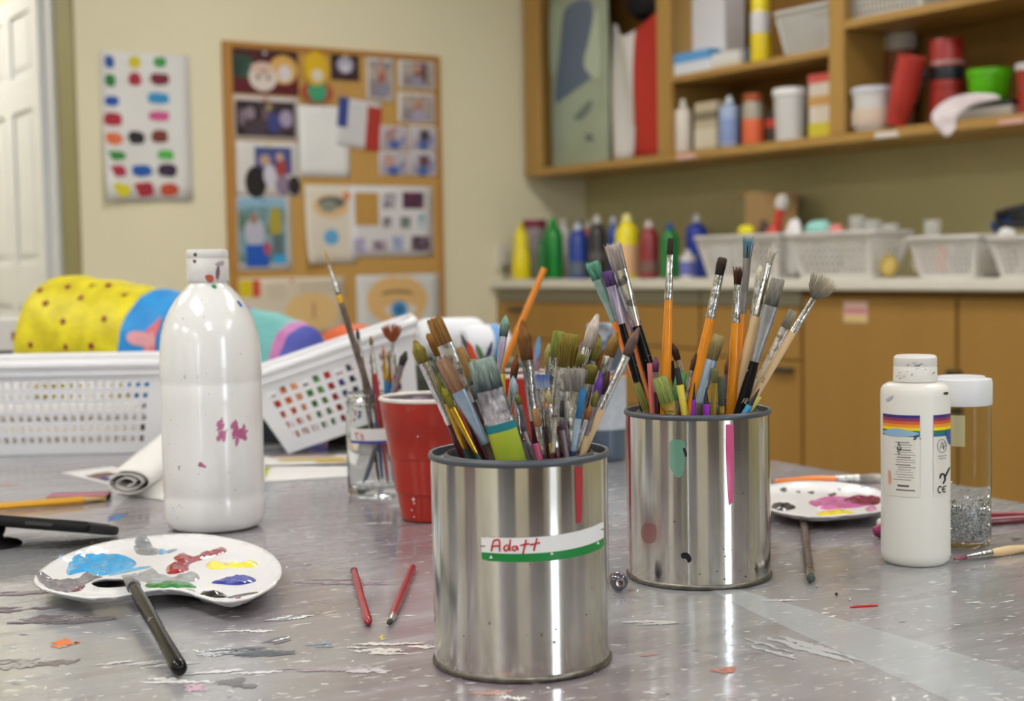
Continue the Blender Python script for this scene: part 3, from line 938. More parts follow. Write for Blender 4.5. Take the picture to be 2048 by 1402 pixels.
# second bay, lower shelf
cbottle('glue_bottle', 'slim off-white bottle with pointed cap in the lower cabinet bay', 'bottle', 1353, 1387, 198, .29, ZS, 'd8cfc4', 'ddd6ca', 'shoulder')
sbox('carton', 'beige carton with printed bands next to the slim off-white bottle', 'box', 1388, 1432, 204, .28, ZS, .07, 'bdb095', [(.08, .45, 'd2c9b4'), (.62, .8, '7d7460')])
cbottle('bottle', 'pale blue translucent bottle with white cap on the cabinet shelf', 'bottle', 1441, 1483, 192, .28, ZS, '9fb0d0', 'd9dde4', 'shoulder', None, (.1, .55, '8498c6'))
cbottle('spice_jar', 'small jar with red label and yellow-red lid on the cabinet shelf', 'jar', 1487, 1531, 188, .27, ZS, 'a39a88', 'a8542c', 'jar', None, (.02, .5, 'd8653c'))
sbox('carton', 'dark small carton with a red band beside the white bucket', 'box', 1531, 1552, 222, .25, ZS, .06, '45403a', [(.5, .75, 'c84a3c')])
cbottle('bucket', 'white plastic bucket with a wide lid on the cabinet shelf', 'bucket', 1549, 1618, 178, .26, ZS, 'c9c7c6', 'e4e3e2', 'tub')
sbox('carton', 'tall red, white and yellow carton against the cabinet post', 'box', 1617, 1660, 148, .27, ZS, .06, 'd8cdbf', [(.86, 1.01, 'cf5a50'), (.5, .66, 'c89a5a'), (.02, .24, 'cfc23a')])
# third bay
s0, s1 = WR(1676, 20, .3)[0], WR(1850, 20, .3)[0]
basket('storage_basket', 'pale basket on the high shelf, mostly above the photo', pR(s0 + .17, .9885, .17), FR, .33, .24, .14, .15, 16, 8, 5, mat('c9c8c4', .5), .06, .008)
cbottle('bucket', 'white tub with a printed orange label at the front of the third bay', 'tub', 1706, 1792, 176, .27, ZS, 'd0cecb', 'c9c8d2', 'tub', None, (.1, .5, 'cdb9a8'))
cbottle('canister', 'white and brown canister at the back of the third bay', 'canister', 1768, 1832, 70, .072, ZS, 'c2b9ae', 'c9c2b8', 'tub', None, (.5, .84, '8d5236'))
t = cbottle('bucket', 'tilted blue-lidded white tub stacked on the printed tub', 'tub', 1780, 1822, 160, .18, ZS, 'b9bcc6', '6c7fae', 'tub')
t.matrix_basis = t.matrix_basis @ Matrix.Rotation(math.radians(24), 4, 'Y')
t.location.z += .035
def cup_prof(r, h): return [(0, 0), (r * .7, 0), (r * .72, .004), (r * .8, h * .35), (r * .82, h * .36), (r * .96, h * .97), (r * 1.02, h * .985), (r, h), (r * .94, h * .985), (r * .7, .008), (0, .006)]
for k, (x, y, yb, a) in enumerate(((1838, 120, 258, 18),)):
    s, z1 = WR(x, y, .26)
    t = thing('cup_stack', 'leaning stack of red plastic cups in the third bay', 'cups', pR(WR(1792, 250, .285)[0], ZS + .012, .285), FR @ Matrix.Rotation(math.radians(a), 3, 'Y'))
    for q in range(4):
        MB().lathe([(r_, z) for r_, z in cup_prof(.045, .12)][::1], 22, c=(0, 0, .03 * q), rot=None).build('cup', mat('b83a32', .35), t, smooth=40)
s, wd, h = counter_pos(1860, 1926, 80, .2, ZS)
t = thing('canister_stack', 'upright red canister with a black band in the third bay', 'canister', pR(WR(1893, 200, .2)[0], ZS + .0005, .2), FR)
r_ = wd / 2
MB().lathe([(0, 0), (r_ * .96, 0), (r_, .006), (r_, h * .4), (r_ * .95, h * .41), (r_ * .95, h * .43), (r_, h * .44), (r_, h * .97), (r_ * .95, h), (0, h)], 28).build('body', mat('9c2a24', .35), t, smooth=40)
MB().lathe([(r_ * 1.005, h * .52), (r_ * 1.012, h * .525), (r_ * 1.012, h * .68), (r_ * 1.005, h * .685)], 28).build('black_band', mat('1b1d28', .4), t, smooth=40)
MB().lathe([(r_ * 1.005, h * .7), (r_ * 1.02, h * .705), (r_ * 1.02, h * .74), (r_ * 1.005, h * .745)], 28).build('ring', mat('b98a86', .4), t, smooth=40)
s, wd, h = counter_pos(1936, 2022, 136, .2, ZS)
sbox('game_box', 'flat grey and black box under the green tub', 'box', 1908, 2022, 206, .28, ZS, .17, 'b3aca4', [(.7, 1.01, '22242c')])
zb_ = WR(1965, 206, .28)[1] + .002
t = thing('green_tub', 'bright green plastic tub standing on the flat grey box', 'tub', pR(WR(1978, 170, .19)[0], zb_, .19), FR)
h = WR(1978, 140, .19)[1] - zb_
r_ = 42 * pR(WR(1978, 170, .19)[0], 0, .19).y / F
MB().lathe([(0, 0), (r_ * .8, 0), (r_ * .84, .004), (r_ * .98, h * .8), (r_ * 1.03, h * .81), (r_ * 1.04, h), (r_ * .98, h), (r_ * .92, h * .8), (r_ * .78, .006), (0, .006)], 28).build('tub', mat('58b40e', .35), t, smooth=40)
cbottle('tub', 'dark red tub at the photo edge in the third bay', 'tub', 2032, 2112, 128, .24, ZS, 'a02c24', 'c8c2c0', 'tub')
# white cloth hanging over the shelf edge
mb = MB()
pts = [(1905, 193), (1868, 214), (1860, 240), (1885, 272), (1903, 262), (1910, 235), (1935, 212), (1995, 196), (1960, 186)]
a3 = [V((WR(x, y, .345)[0], 0, WR(x, y, .345)[1])) for x, y in pts]
vs_, fs_ = fill2d([(p.x, p.z) for p in curve(a3, 5)], (), .012)
mb.add([V((p.x, -.335 - .008 * noise.noise(V((p.x * 30, p.y * 30, 0))), p.y)) for p in vs_], fs_)
o = mb.build('white_rag', mat('e2d6da', .8), smooth=60, solid=.004)
mm = FR.to_4x4()
mm.translation = C0
o.matrix_basis = mm
tag(o, 'white rag hanging over the cabinet edge below the green tub', 'rag')

# ------------------------------------------------------------------ pin board, poster and socket on the left-hand wall
BS0, BS1, BZ0, BZ1 = -1.652, -.728, -.14, 1.083
pbn = thing('pin_board', 'cork pin board in a wooden frame hung with photos and drawings', 'board', pL(BS0, BZ0, .002), FL)
CORK = mat('c39a56', .85, var=.6, c2='b58a46', vs=90, bump=.1, bs=160)
FRM = mat('b4813c', .5, var=.4, c2='a3722f', vs=10, st=(1, 1, .2))
bw_, bh_ = BS1 - BS0, BZ1 - BZ0
MB().bb(.02, bw_ - .02, -.012, 0, .02, bh_ - .02).build('cork', CORK, pbn)
MB().bb(0, .034, -.02, 0, 0, bh_).build('frame_side', FRM, pbn, bevel=.003)
MB().bb(bw_ - .022, bw_, -.02, 0, 0, bh_).build('frame_side', FRM, pbn, bevel=.003)
MB().bb(.0345, bw_ - .0225, -.02, 0, bh_ - .022, bh_).build('frame_rail', FRM, pbn, bevel=.003)
MB().bb(.0345, bw_ - .0225, -.02, 0, 0, .03).build('frame_rail', FRM, pbn, bevel=.003)
PAPER = 'e4e3e0'
lay = [0]
def sheet(name, label, cat, x0, y0, x1, y1, c=PAPER, off=.0155, group=None, tilt=0.0, curl=0.0, pin=True):
    """a flat sheet on the wall whose corners sit under the given pixels"""
    lay[0] += 1
    off = off + .0002 * lay[0]
    xm, ym = (x0 + x1) / 2, (y0 + y1) / 2
    s0, s1 = WL(x0, ym, off)[0], WL(x1, ym, off)[0]
    z1, z0 = WL(xm, y0, off)[1], WL(xm, y1, off)[1]
    t = thing(name, label, cat, pL((s0 + s1) / 2, (z0 + z1) / 2, off), FL @ Matrix.Rotation(tilt, 3, 'Y'), group)
    wd, h = s1 - s0, z1 - z0
    mb = MB()
    n = 8
    def P(i, j, dy):
        u, v = i / n, j / n
        k = curl * max(0, (1 - u) + (1 - v) - 1.3) ** 2
        return V(((u - .5) * wd, dy - k, (v - .5) * h))
    rings = [[P(i, j, 0) for i in range(n + 1)] for j in range(n + 1)]
    mb.loft(rings, cap=False, closed=False)
    mb.build('paper', mat(c, .6, var=.12, vs=5), t, smooth=60, solid=.0004)
    if pin:
        MB().lathe([(0, 0), (.006, 0), (.006, .003), (.003, .005), (.0045, .011), (0, .012)], 10, c=(0, -.001, h / 2 - .012), rot=Matrix.Rotation(PI / 2, 3, 'X')).build('push_pin', mat(rnd.choice(['c03030', '2a55a8', 'd8c030', 'e0e0e0']), .3), t, smooth=40)
    return t, wd, h
def prints(t, wd, h, items, name='print', y=-.001):
    """flat printed shapes on a sheet; each item = (kind, u, v, du, dv, colour) in sheet fractions"""
    mb = MB()
    ms = []
    for k, (kind, u, v, du, dv, c) in enumerate(items):
        if kind == 'n': mt = mat(c[0], .35, var=1, c2=c[1], vs=c[2] if len(c) > 2 else 22, lo=.42, hi=.58)
        else: mt = mat(c, .4)
        if mt not in ms: ms.append(mt)
        x, z = (u - .5) * wd, (.5 - v) * h
        yy = y - .00008 * k
        if kind in ('r', 'n'):
            a_, b_ = du * wd / 2, dv * h / 2
            mb.add([(x - a_, yy, z - b_), (x + a_, yy, z - b_), (x + a_, yy, z + b_), (x - a_, yy, z + b_)], [(0, 1, 2, 3)], ms.index(mt))
        else: mb.disc((x, z), du * wd / 2, dv * h / 2, yy, ms.index(mt), 18, .06 if kind == 'j' else 0)
    return mb.build(name, ms, t)
GPH = 'photographs on the pin board'
t, a, h = sheet('photograph', 'dark red photograph of white masks, top corner of the pin board', 'photograph', 461, 100, 596, 189, '3b1d22', group=GPH)
prints(t, a, h, [('n', .5, .5, 1, 1, ('3a2328', '5a2229')), ('r', .5, .82, 1, .36, '5c1a22'), ('n', .16, .4, .3, .5, ('3a5a4a', '2a3a34')), ('e', .78, .42, .42, .66, 'd3a85c'), ('e', .8, .5, .2, .4, 'd6cfd2'), ('e', .47, .62, .42, .62, 'd9cdc6'), ('e', .47, .42, .36, .3, 'd2b6a6'), ('e', .4, .62, .07, .1, '5a4a48'), ('e', .55, .62, .07, .1, '5a4a48'), ('e', .48, .48, .06, .08, '6a5048')])
t, a, h = sheet('photograph', 'dark group photograph with a white border, second down on the pin board', 'photograph', 463, 192, 598, 280, 'c9bfb8', group=GPH)
prints(t, a, h, [('n', .5, .52, .88, .8, ('2a2026', '4a3e48', 14)), ('e', .27, .4, .16, .3, '8d7f8c'), ('e', .5, .4, .13, .3, '6a5a64'), ('e', .62, .6, .2, .5, '3d4680'), ('e', .8, .5, .2, .4, 'a197b4'), ('e', .15, .5, .1, .4, '7a6a78'), ('e', .55, .25, .08, .16, 'a8935a')])
t, a, h = sheet('photograph', 'photograph of people in dark coats before a blue screen, third down', 'photograph', 472, 283, 600, 392, 'd8d3ce', group=GPH)
prints(t, a, h, [('r', .58, .35, .58, .5, '46538e'), ('e', .3, .75, .34, .6, '241f24'), ('e', .45, .35, .18, .22, 'b89a88'), ('e', .52, .62, .2, .4, 'c9c9d6'), ('e', .7, .5, .18, .4, 'a04440'), ('e', .72, .8, .24, .4, '8a7a90'), ('e', .9, .8, .2, .36, '2d2a30'), ('e', .68, .28, .12, .16, 'c8a898')])
t, a, h = sheet('photograph', 'bright blue photograph with a trophy, lowest of the photo column', 'photograph', 471, 393, 582, 541, 'd5d4d4', group=GPH)
prints(t, a, h, [('n', .48, .46, .86, .88, ('5a7a6a', '86a8b8', 12)), ('r', .48, .08, .86, .12, '8cb4cc'), ('e', .34, .48, .36, .4, 'b8b8c8'), ('r', .38, .8, .42, .3, '1f58b8'), ('e', .72, .36, .24, .46, 'a89a3a'), ('r', .76, .68, .2, .34, '566a72'), ('r', .78, .85, .24, .12, '38a0d8'), ('e', .56, .7, .12, .2, 'b8485a'), ('e', .33, .3, .14, .16, '9a7a68')])
t, a, h = sheet('photograph', 'small dark photograph of a pale mask beside the paper puppet', 'photograph', 662, 105, 718, 161, '2c2026', group=GPH)
prints(t, a, h, [('n', .5, .5, 1, 1, ('2c2026', '45303a')), ('e', .5, .45, .6, .6, 'a9a8bc'), ('e', .5, .55, .3, .3, 'cfcdd6')])
for k, (x0, y0, x1, y1, lb_) in enumerate(((733, 116, 788, 202, 'tall photograph of a child in red, top right group on the pin board'), (797, 122, 870, 178, 'photograph of a child with a dark stripe, top corner opposite the red photograph'),
                                          (796, 186, 870, 246, 'photograph of seated children just under the striped child photograph'))):
    t, a, h = sheet('photograph', lb_, 'photograph', x0, y0, x1, y1, 'd6d2cf', group=GPH)
    prints(t, a, h, [('n', .5, .5, .84, .84, ('b4a8a0', '8d8488', 12)), ('e', .55, .45, .26, .5, ['a8564a', '8a5a58', 'b08070'][k]), ('e', .55, .75, .4, .4, ['8d8aa0', '9a96aa', 'a8a0b4'][k]), ('e', .52, .28, .18, .2, 'c49a80')] + ([('r', .7, .4, .12, .7, '54403c')] if k == 1 else []))
for k, (x0, y0, x1, y1) in enumerate(((760, 252, 817, 299), (820, 252, 873, 300), (758, 302, 815, 351), (817, 302, 873, 352))):
    t, a, h = sheet('photograph', ['upper inner', 'upper outer', 'lower inner', 'lower outer'][k] + ' of the four blue-tinted snapshots by the frame', 'photograph', x0, y0, x1, y1, 'd8d5d8', group='four small snapshots')
    prints(t, a, h, [('n', .5, .5, .9, .86, ('c2bcc4', 'a49cac', 14)), ('e', .5, .8, .4, .4, '4a68a8'), ('e', .35 + .2 * (k % 2), .4, .4, .5, ['a88a84', '4a4456', 'c09a90', '6a4a58'][k]), ('e', .8, .6, .2, .4, '8a8ab0')])
t, a, h = sheet('blank_paper', 'white blank sheet pinned in the middle of the pin board', 'paper', 598, 212, 699, 354, 'e6e6e5')
t, a, h = sheet('paper_flag', 'blue, white and red paper flag pinned on the board', 'flag', 676, 200, 760, 297, 'd2d1d4', tilt=math.radians(6))
prints(t, a, h, [('r', .1, .3, .24, .62, '3a4a90'), ('r', .84, .55, .34, .92, 'b03a34')])
t, a, h = sheet('eye_drawing', 'tall drawing of an eye above a blue iris, on cream paper', 'drawing', 611, 370, 712, 528, 'dcd4c4', curl=.06)
prints(t, a, h, [('e', .5, .27, .7, .3, 'dcb88c'), ('e', .52, .22, .55, .16, '6a6a62'), ('e', .45, .27, .34, .16, '8a8f84'), ('e', .82, .14, .16, .12, 'd88a58'), ('e', .5, .66, .3, .2, '63a6d4'), ('r', .5, .9, .5, .01, 'b8b0a0'), ('r', .45, .94, .4, .01, 'b8b0a0')])
t, a, h = sheet('picture_sheet', 'white L-shaped sheet of small pictures around a cork opening', 'paper', 700, 372, 866, 513, 'dad8da')
prints(t, a, h, [('n', .2, .33, .28, .46, ('c39a56', 'b58a46', 90))] + [('n', u, v, du, dv, (c1, c2, 40)) for u, v, du, dv, c1, c2 in
       ((.47, .22, .15, .22, '6a5a72', 'c9c4cc'), (.76, .2, .26, .24, '7a3a50', '3a3448'), (.44, .52, .1, .14, '5a4450', 'b0a8b0'), (.66, .52, .12, .16, '8a9a88', '5a5a60'), (.86, .5, .1, .2, '8ab0bc', 'c0c8cc'),
        (.1, .84, .14, .2, 'b8b0cc', '9a90b8'), (.34, .84, .18, .14, '7a6478', 'b8a8b8'), (.56, .82, .13, .22, '8a98c0', 'b8c0d4'), (.84, .82, .24, .22, '3a3440', '8a7484'))])
t, a, h = sheet('colour_study', 'cream study sheet with yellow and red blocks and handwriting lines', 'drawing', 474, 555, 690, 668, 'd9cdb8')
prints(t, a, h, [('r', .08, .18, .11, .3, 'd8c21e'), ('r', .175, .18, .07, .3, 'cc5238'), ('e', .68, .62, .5, .7, 'dfbd84'), ('r', .7, .6, .03, .3, 'b88a68')] + [('r', .75, .1 + .055 * k, .36, .012, 'a89c8c') for k in range(4)] + [('r', .36, .12 + .06 * k, .16, .012, 'b0a494') for k in range(5)])
t, a, h = sheet('eye_drawing', 'large drawing of a blue eye on a peach face shape', 'drawing', 714, 549, 880, 690, 'd2d2cf')
prints(t, a, h, [('e', .48, .36, .74, .7, 'dcb57c'), ('e', .58, .75, .4, .5, 'dcb57c'), ('e', .48, .27, .38, .1, '6f5a3c'), ('e', .48, .31, .4, .1, 'dcb57c'), ('e', .52, .5, .4, .18, 'd8d4cc'), ('e', .5, .5, .2, .26, '4a90c8'), ('e', .5, .5, .07, .1, '2a4a70')])
# paper puppet with yellow hat
s, z = WL(630, 150, .02)
t = thing('paper_puppet', 'paper cut-out puppet with yellow hair, red arms and green body', 'puppet', pL(s, z, .022), FL)
k = 5.6 / F
def pdisc(nm, cx, cy, rx, ry, c, y): MB().lathe([(0, 0), (1, 0), (1, .003), (0, .003)], 20, rot=Matrix.Rotation(PI / 2, 3, 'X')).build(nm, mat(c, .7), t).matrix_basis = Matrix.Translation((cx * k, y, -cy * k)) @ Matrix.Diagonal((rx * k, 1, ry * k, 1))
pdisc('arms', 3, 34, 36, 22, 'a8503c', 0)
pdisc('body', 2, 32, 20, 22, '3f9a72', -.004)
pdisc('hair', 0, -12, 27, 34, 'd8b01e', -.005)
pdisc('face', 2, 2, 13, 13, 'd6cdb8', -.009)
# colour-mixing chart
t, a, h = sheet('colour_chart', 'white chart of painted colour swatches taped beside the open door', 'poster', 205, 106, 382, 402, 'e0dfdd', off=.004, curl=.05, pin=False)
SW = [(217, 123, 15, 22, '2a4fa0'), (268, 124, 18, 21, 'd8c820'), (318, 124, 20, 18, '3f9a48'), (218, 160, 17, 22, '2c7a38'), (268, 158, 20, 24, 'b02c40'), (317, 158, 30, 22, '7a2434'),
      (221, 202, 22, 18, '2456b0'), (316, 196, 34, 20, '3a94cc'), (224, 238, 27, 24, 'b0283c'), (317, 232, 32, 18, 'd05a94'), (226, 277, 26, 22, 'e0744a'), (271, 275, 24, 24, '26262a'), (318, 273, 26, 24, '7a3c2c'),
      (229, 311, 32, 17, '3a8a3e'), (330, 309, 26, 18, '56b850'), (231, 342, 30, 20, 'b03048'), (283, 341, 32, 22, '1f5ab0'), (333, 340, 32, 24, '3a2a44'), (235, 380, 34, 24, 'd8cc1e'), (286, 379, 31, 27, 'a8263a'), (337, 379, 30, 24, 'c04a30')]
s_c, z_c = WL((205 + 382) / 2, (106 + 402) / 2, .004)
for x, y, dx, dy, c in SW:
    s, z = WL(x, y, .005)
    mb = MB()
    n = 14
    yy = -.0014
    u, v = (s - s_c) / a + .5, (z - z_c) / h + .5
    kk = .05 * max(0, (1 - u) + (1 - v) - 1.3) ** 2 + .0012
    ps = []
    for q in range(n):
        an = 2 * PI * q / n
        rr = (abs(math.cos(an)) ** 3.2 + abs(math.sin(an)) ** 3.2) ** (-1 / 3.2) * rnd.uniform(.98, 1.18)
        ps.append(((s - s_c) + math.cos(an) * rr * dx / 2 * 5.25 / F / .83, yy - kk, (z - z_c) + math.sin(an) * rr * dy / 2 * 5.25 / F))
    mb.add(ps, [tuple(range(n))])
    mb.build('swatch', mat(c, .6, var=.3, vs=40), t)
for x, y in ((243, 124), (293, 124), (243, 160), (293, 158), (293, 273), (248, 275), (258, 342), (308, 342), (262, 380), (312, 380)):
    s, z = WL(x, y, .005)
    MB().bb(s - s_c - .006, s - s_c + .006, -.0012, -.0016, z - z_c - .001, z - z_c + .001).build('pencil_mark', mat('9a9896', .6), t)
# wall socket with cable by the counter end
s, z = WL(1005, 515, .004)
t = thing('wall_socket', 'white plastic wall socket by the counter end with a cable', 'socket', pL(s, z, .001), FL)
MB().bb(-.035, .035, -.012, 0, -.05, .05).build('plate', mat('d8d4c6', .4), t, bevel=.004)
MB().bb(-.022, .022, -.04, -.0125, -.03, .02).build('plug', mat('c4c0b2', .4), t, bevel=.004)
MB().tube(curve([(0, -.03, -.03), (-.01, -.03, -.12), (-.03, -.02, -.3), (-.02, -.02, -.6)], 8, False), .004, 6).build('cable', mat('5a564c', .5), t, smooth=60)

# ------------------------------------------------------------------ paint tins
TIN = mat('d4d2ce', .15, 1.0, aniso=.82, var=.45, c2='827f7c', vs=26, st=(1, 1, .3), lo=.5, hi=.72)
SEAM = mat('8d8881', .4, 1.0, var=.7, c2='5a534a', vs=120)
RIM = mat('565a62', .42, .35, var=.3, c2='44474e', vs=40)
CANR, CANH = .0545, .129
def cyl(x, y, c, R):                        # pixel -> (angle, height) on an upright cylinder
    d = ray(x, y)
    o = CAM - V((c[0], c[1], 0))
    A = d.x ** 2 + d.y ** 2
    B = o.x * d.x + o.y * d.y
    Cq = o.x ** 2 + o.y ** 2 - R * R
    D = max(B * B - A * Cq, 0)
    q = o + d * ((-B - math.sqrt(D)) / A)
    return math.atan2(q.y, q.x), q.z
def cp(a, z, R): return V((R * math.cos(a), R * math.sin(a), z))
def paint_can(label, px, py, R):
    c = T(px, py)
    t = thing('paint_can', label, 'can', (c.x, c.y, .0004))
    H = CANH
    MB().lathe([(R - .0025, .0035), (R - .0025, .0005), (R + .0002, 0), (R + .0012, .0012), (R + .0012, .0026), (R + .0002, .0038)], 96).build('bottom_seam', SEAM, t, smooth=50)
    MB().lathe([(0, .004), (R - .003, .004), (R, .0036), (R, .3 * H), (R, .6 * H), (R, H - .0036), (R - .0006, H - .0036), (R - .0006, .006), (0, .006)], 96).build('body', TIN, t, smooth=35)
    MB().lathe([(R - .0003, H - .0042), (R + .0009, H - .0038), (R + .0014, H - .0026), (R + .0014, H - .0014), (R + .0008, H - .0003), (R - .0002, H), (R - .0012, H - .0006), (R - .0018, H - .0045), (R - .0078, H - .0052), (R - .0086, H - .0016), (R - .0096, H - .0008), (R - .0106, H - .0016), (R - .0112, H - .009), (R - .0106, H - .009), (R - .009, H - .0062), (R - .0015, H - .0056)], 96).build('rim', RIM, t, smooth=50)
    return t, c
can1, cc1 = paint_can('silver paint tin with a handwritten white and green name sticker, full of brushes', 1045, 1318, .0538)
CR1, CR2 = .0538, .0548
can2, cc2 = paint_can('silver paint tin with a pink drip and teal patch, holding tall orange-handled brushes', 1398, 1150, .0548)
def decal(can, c, pts, mt, name, lift=.00025, n=5, smoothc=True, step=.004):
    """flat mark following the curve of the tin; pts are pixels on its surface"""
    R = (CR1 if can is can1 else CR2) + lift
    q = [cyl(x, y, c, R) for x, y in pts]
    q = [V((a * R, z)) for a, z in q]
    if smoothc: q = [p.to_2d() for p in curve([V((p.x, p.y, 0)) for p in q], n)]
    vs_, fs_ = fill2d(q, (), step)
    return MB().add([cp(p.x / R, p.y, R) for p in vs_], fs_).build(name, mt, can, smooth=80)
# name sticker: white band, green stripe, red handwriting
SR = CR1 + .0003
tl, tr, bl, br = cyl(962, 1075, cc1, SR), cyl(1207, 1043, cc1, SR), cyl(964, 1122, cc1, SR), cyl(1208, 1094, cc1, SR)
def sp(u, v, R=SR):                          # u across, v up the sticker
    a = (tl[0] * (1 - u) + tr[0] * u) * v + (bl[0] * (1 - u) + br[0] * u) * (1 - v)
    z = (tl[1] * (1 - u) + tr[1] * u) * v + (bl[1] * (1 - u) + br[1] * u) * (1 - v)
    return cp(a, z - .0012 * math.sin(PI * u), R)
stk = None
mb = MB()
def rc(u, v):                                # rounded corners
    return u, v
lattice(mb, lambda u, v: sp(u, v), [i / 30 for i in range(31)], [.34, .97, 1.0], lambda i, j: j == 1 and i in (0, 29))
stk = mb.build('name_sticker', mat('e4e3e4', .45), can1, smooth=80)
mb = MB()
lattice(mb, lambda u, v: sp(u, v, SR + .00004), [i / 30 for i in range(31)], [0, .03, .35], lambda i, j: j == 0 and i in (0, 29))
mb.build('green_stripe', mat('12803a', .4), stk, smooth=80)
def handwriting(strokes, conv, mt, parent, r, name='handwriting'):
    mb = MB()
    for s in strokes:
        ps = curve([conv(x, y) for x, y in s], 5, False)
        mb.tube(ps, [r * rnd.uniform(.85, 1.15) for _ in ps], 6)
    return mb.build(name, mt, parent, smooth=60)
def s1(x, y):
    a, z = cyl(840 + x / 2.75, 880 + y / 2.75, cc1, SR + .0001)
    return cp(a, z, SR + .0001)
handwriting([[(393, 616), (398, 585), (405, 560), (420, 553), (436, 556), (438, 585), (438, 618)], [(398, 590), (418, 586), (438, 586)],
             [(490, 584), (472, 584), (462, 598), (468, 612), (484, 608), (491, 590)], [(497, 550), (494, 580), (495, 614)],
             [(530, 588), (514, 590), (508, 604), (518, 612), (530, 602), (534, 588), (540, 610)],
             [(584, 552), (576, 590), (566, 630)], [(550, 584), (575, 578), (604, 574)],
             [(644, 544), (634, 580), (626, 614)], [(606, 580), (635, 574), (660, 568)]], s1, mat('b8202c', .5), stk, .00052)
mb = MB()
for x, y in ((391, 646), (725, 626), (978, 568)):
    mb.add([s1(x - 9, y + 8) * 1.0, s1(x + 9, y + 8), s1(x, y - 9)], [(0, 1, 2)])
for q in mb.v:
    f_ = (SR + .0003) / math.hypot(q.x, q.y)
    q.x *= f_
    q.y *= f_
mb.build('triangle_marks', mat('e8e8e8', .5), stk)
handwriting([[(333, 586), (345, 587), (358, 586)], [(996, 496), (1004, 495), (1011, 494)]], s1, mat('2a2a2e', .5), stk, .0003, 'tick_marks')
# coloured stripes and patches, black paint spots
PINKP, REDP = mat('c8407c', .35, coat=.4), mat('a83038', .4, coat=.3)
decal(can1, cc1, [(1150, 936), (1165, 935), (1165, 985), (1163, 1046), (1153, 1049), (1151, 990)], REDP, 'paint_drip', smoothc=False)
decal(can2, cc2, [(1452, 850), (1467, 850), (1468, 900), (1468, 955), (1466, 1005), (1458, 1012), (1454, 960), (1452, 900)], PINKP, 'paint_drip', smoothc=False)
decal(can2, cc2, [(1340, 884), (1368, 884), (1370, 905), (1368, 938), (1360, 956), (1348, 950), (1339, 930)], mat('7fc0aa', .3, .3, alpha=.55), 'paint_patch')
BLK = mat('17151a', .4)
decal(can2, cc2, [(1366, 898), (1371, 899), (1374, 912), (1370, 914)], BLK, 'paint_spot', n=3, step=.001)
decal(can2, cc2, [(1362, 1109), (1372, 1106), (1380, 1112), (1383, 1121), (1377, 1127), (1372, 1119), (1364, 1118)], BLK, 'paint_spot', n=3, step=.001)
decal(can2, cc2, [(1284, 1052), (1302, 1048), (1312, 1056), (1310, 1082), (1296, 1088), (1282, 1076)], mat('a86a68', .35, .3, alpha=.4), 'paint_patch')
mb = MB()
for i in range(46):
    if i < 34: x, y = rnd.uniform(1390, 1530), 1175 - abs(rnd.gauss(0, 55))
    else: x, y = rnd.uniform(1330, 1530), rnd.uniform(900, 1150)
    r_ = rnd.choice([.0002, .00025, .0003, .0006]) * rnd.uniform(.8, 1.2)
    a, z = cyl(x, y, cc2, CR2 + .0003)
    if z < .004: continue
    mb.add([cp(a + r_ / CANR * math.cos(k * PI / 4), z + r_ * math.sin(k * PI / 4), CR2 + .0003) for k in range(8)], [tuple(range(8))])
tag(mb.build('rust_specks', mat('4a4038', .6), can2), kind='stuff')
mb = MB()
for i in range(26):
    x, y = rnd.uniform(900, 1200), rnd.uniform(1130, 1330)
    r_ = rnd.choice([.0002, .0003, .0004, .0007]) * rnd.uniform(.8, 1.2)
    a, z = cyl(x, y, cc1, CR1 + .0003)
    if z < .004: continue
    mb.add([cp(a + r_ / CANR * math.cos(k * PI / 4) * rnd.uniform(.7, 1.2), z + r_ * math.sin(k * PI / 4), CR1 + .0003) for k in range(8)], [tuple(range(8))])
tag(mb.build('rust_specks', mat('6e6056', .6), can1), kind='stuff')

# ------------------------------------------------------------------ brushes
SIL = mat('d2d2d4', .2, 1.0, var=.8, c2='6e6b74', vs=260, st=(1, 1, .35), lo=.45, hi=.65, bump=.12, bs=400)
FERR = {'silver': SIL, 'bright': mat('e0e0e2', .16, 1.0, var=.5, c2='9a989c', vs=220, bump=.06, bs=400), 'white': mat('d6d3cf', .3, .75, var=.9, c2='7d7874', vs=260, lo=.48, hi=.66, bump=.1, bs=400), 'gold': mat('d2a63a', .25, 1.0, var=.4, c2='9a7420', vs=150),
        'grey': mat('9b9a9c', .4, .8, var=.5, c2='7a787a', vs=150), 'lilac': mat('b9b0c0', .4, .6, var=.8, c2='77698a', vs=260, st=(1, 1, .15)), 'blue': mat('a9bcd0', .35, .7, var=.5, c2='88a0bc', vs=150),
        'teal': mat('b4c4c2', .3, .9, var=.6, c2='6fb0ac', vs=120), 'blotch': mat('d4d2ce', .22, .9, var=.9, c2='6a6460', vs=140, lo=.5, hi=.6), 'dull': mat('8f8790', .45, .7, var=.6, c2='6a6068', vs=180), 'amber': mat('8a7426', .35, .3)}
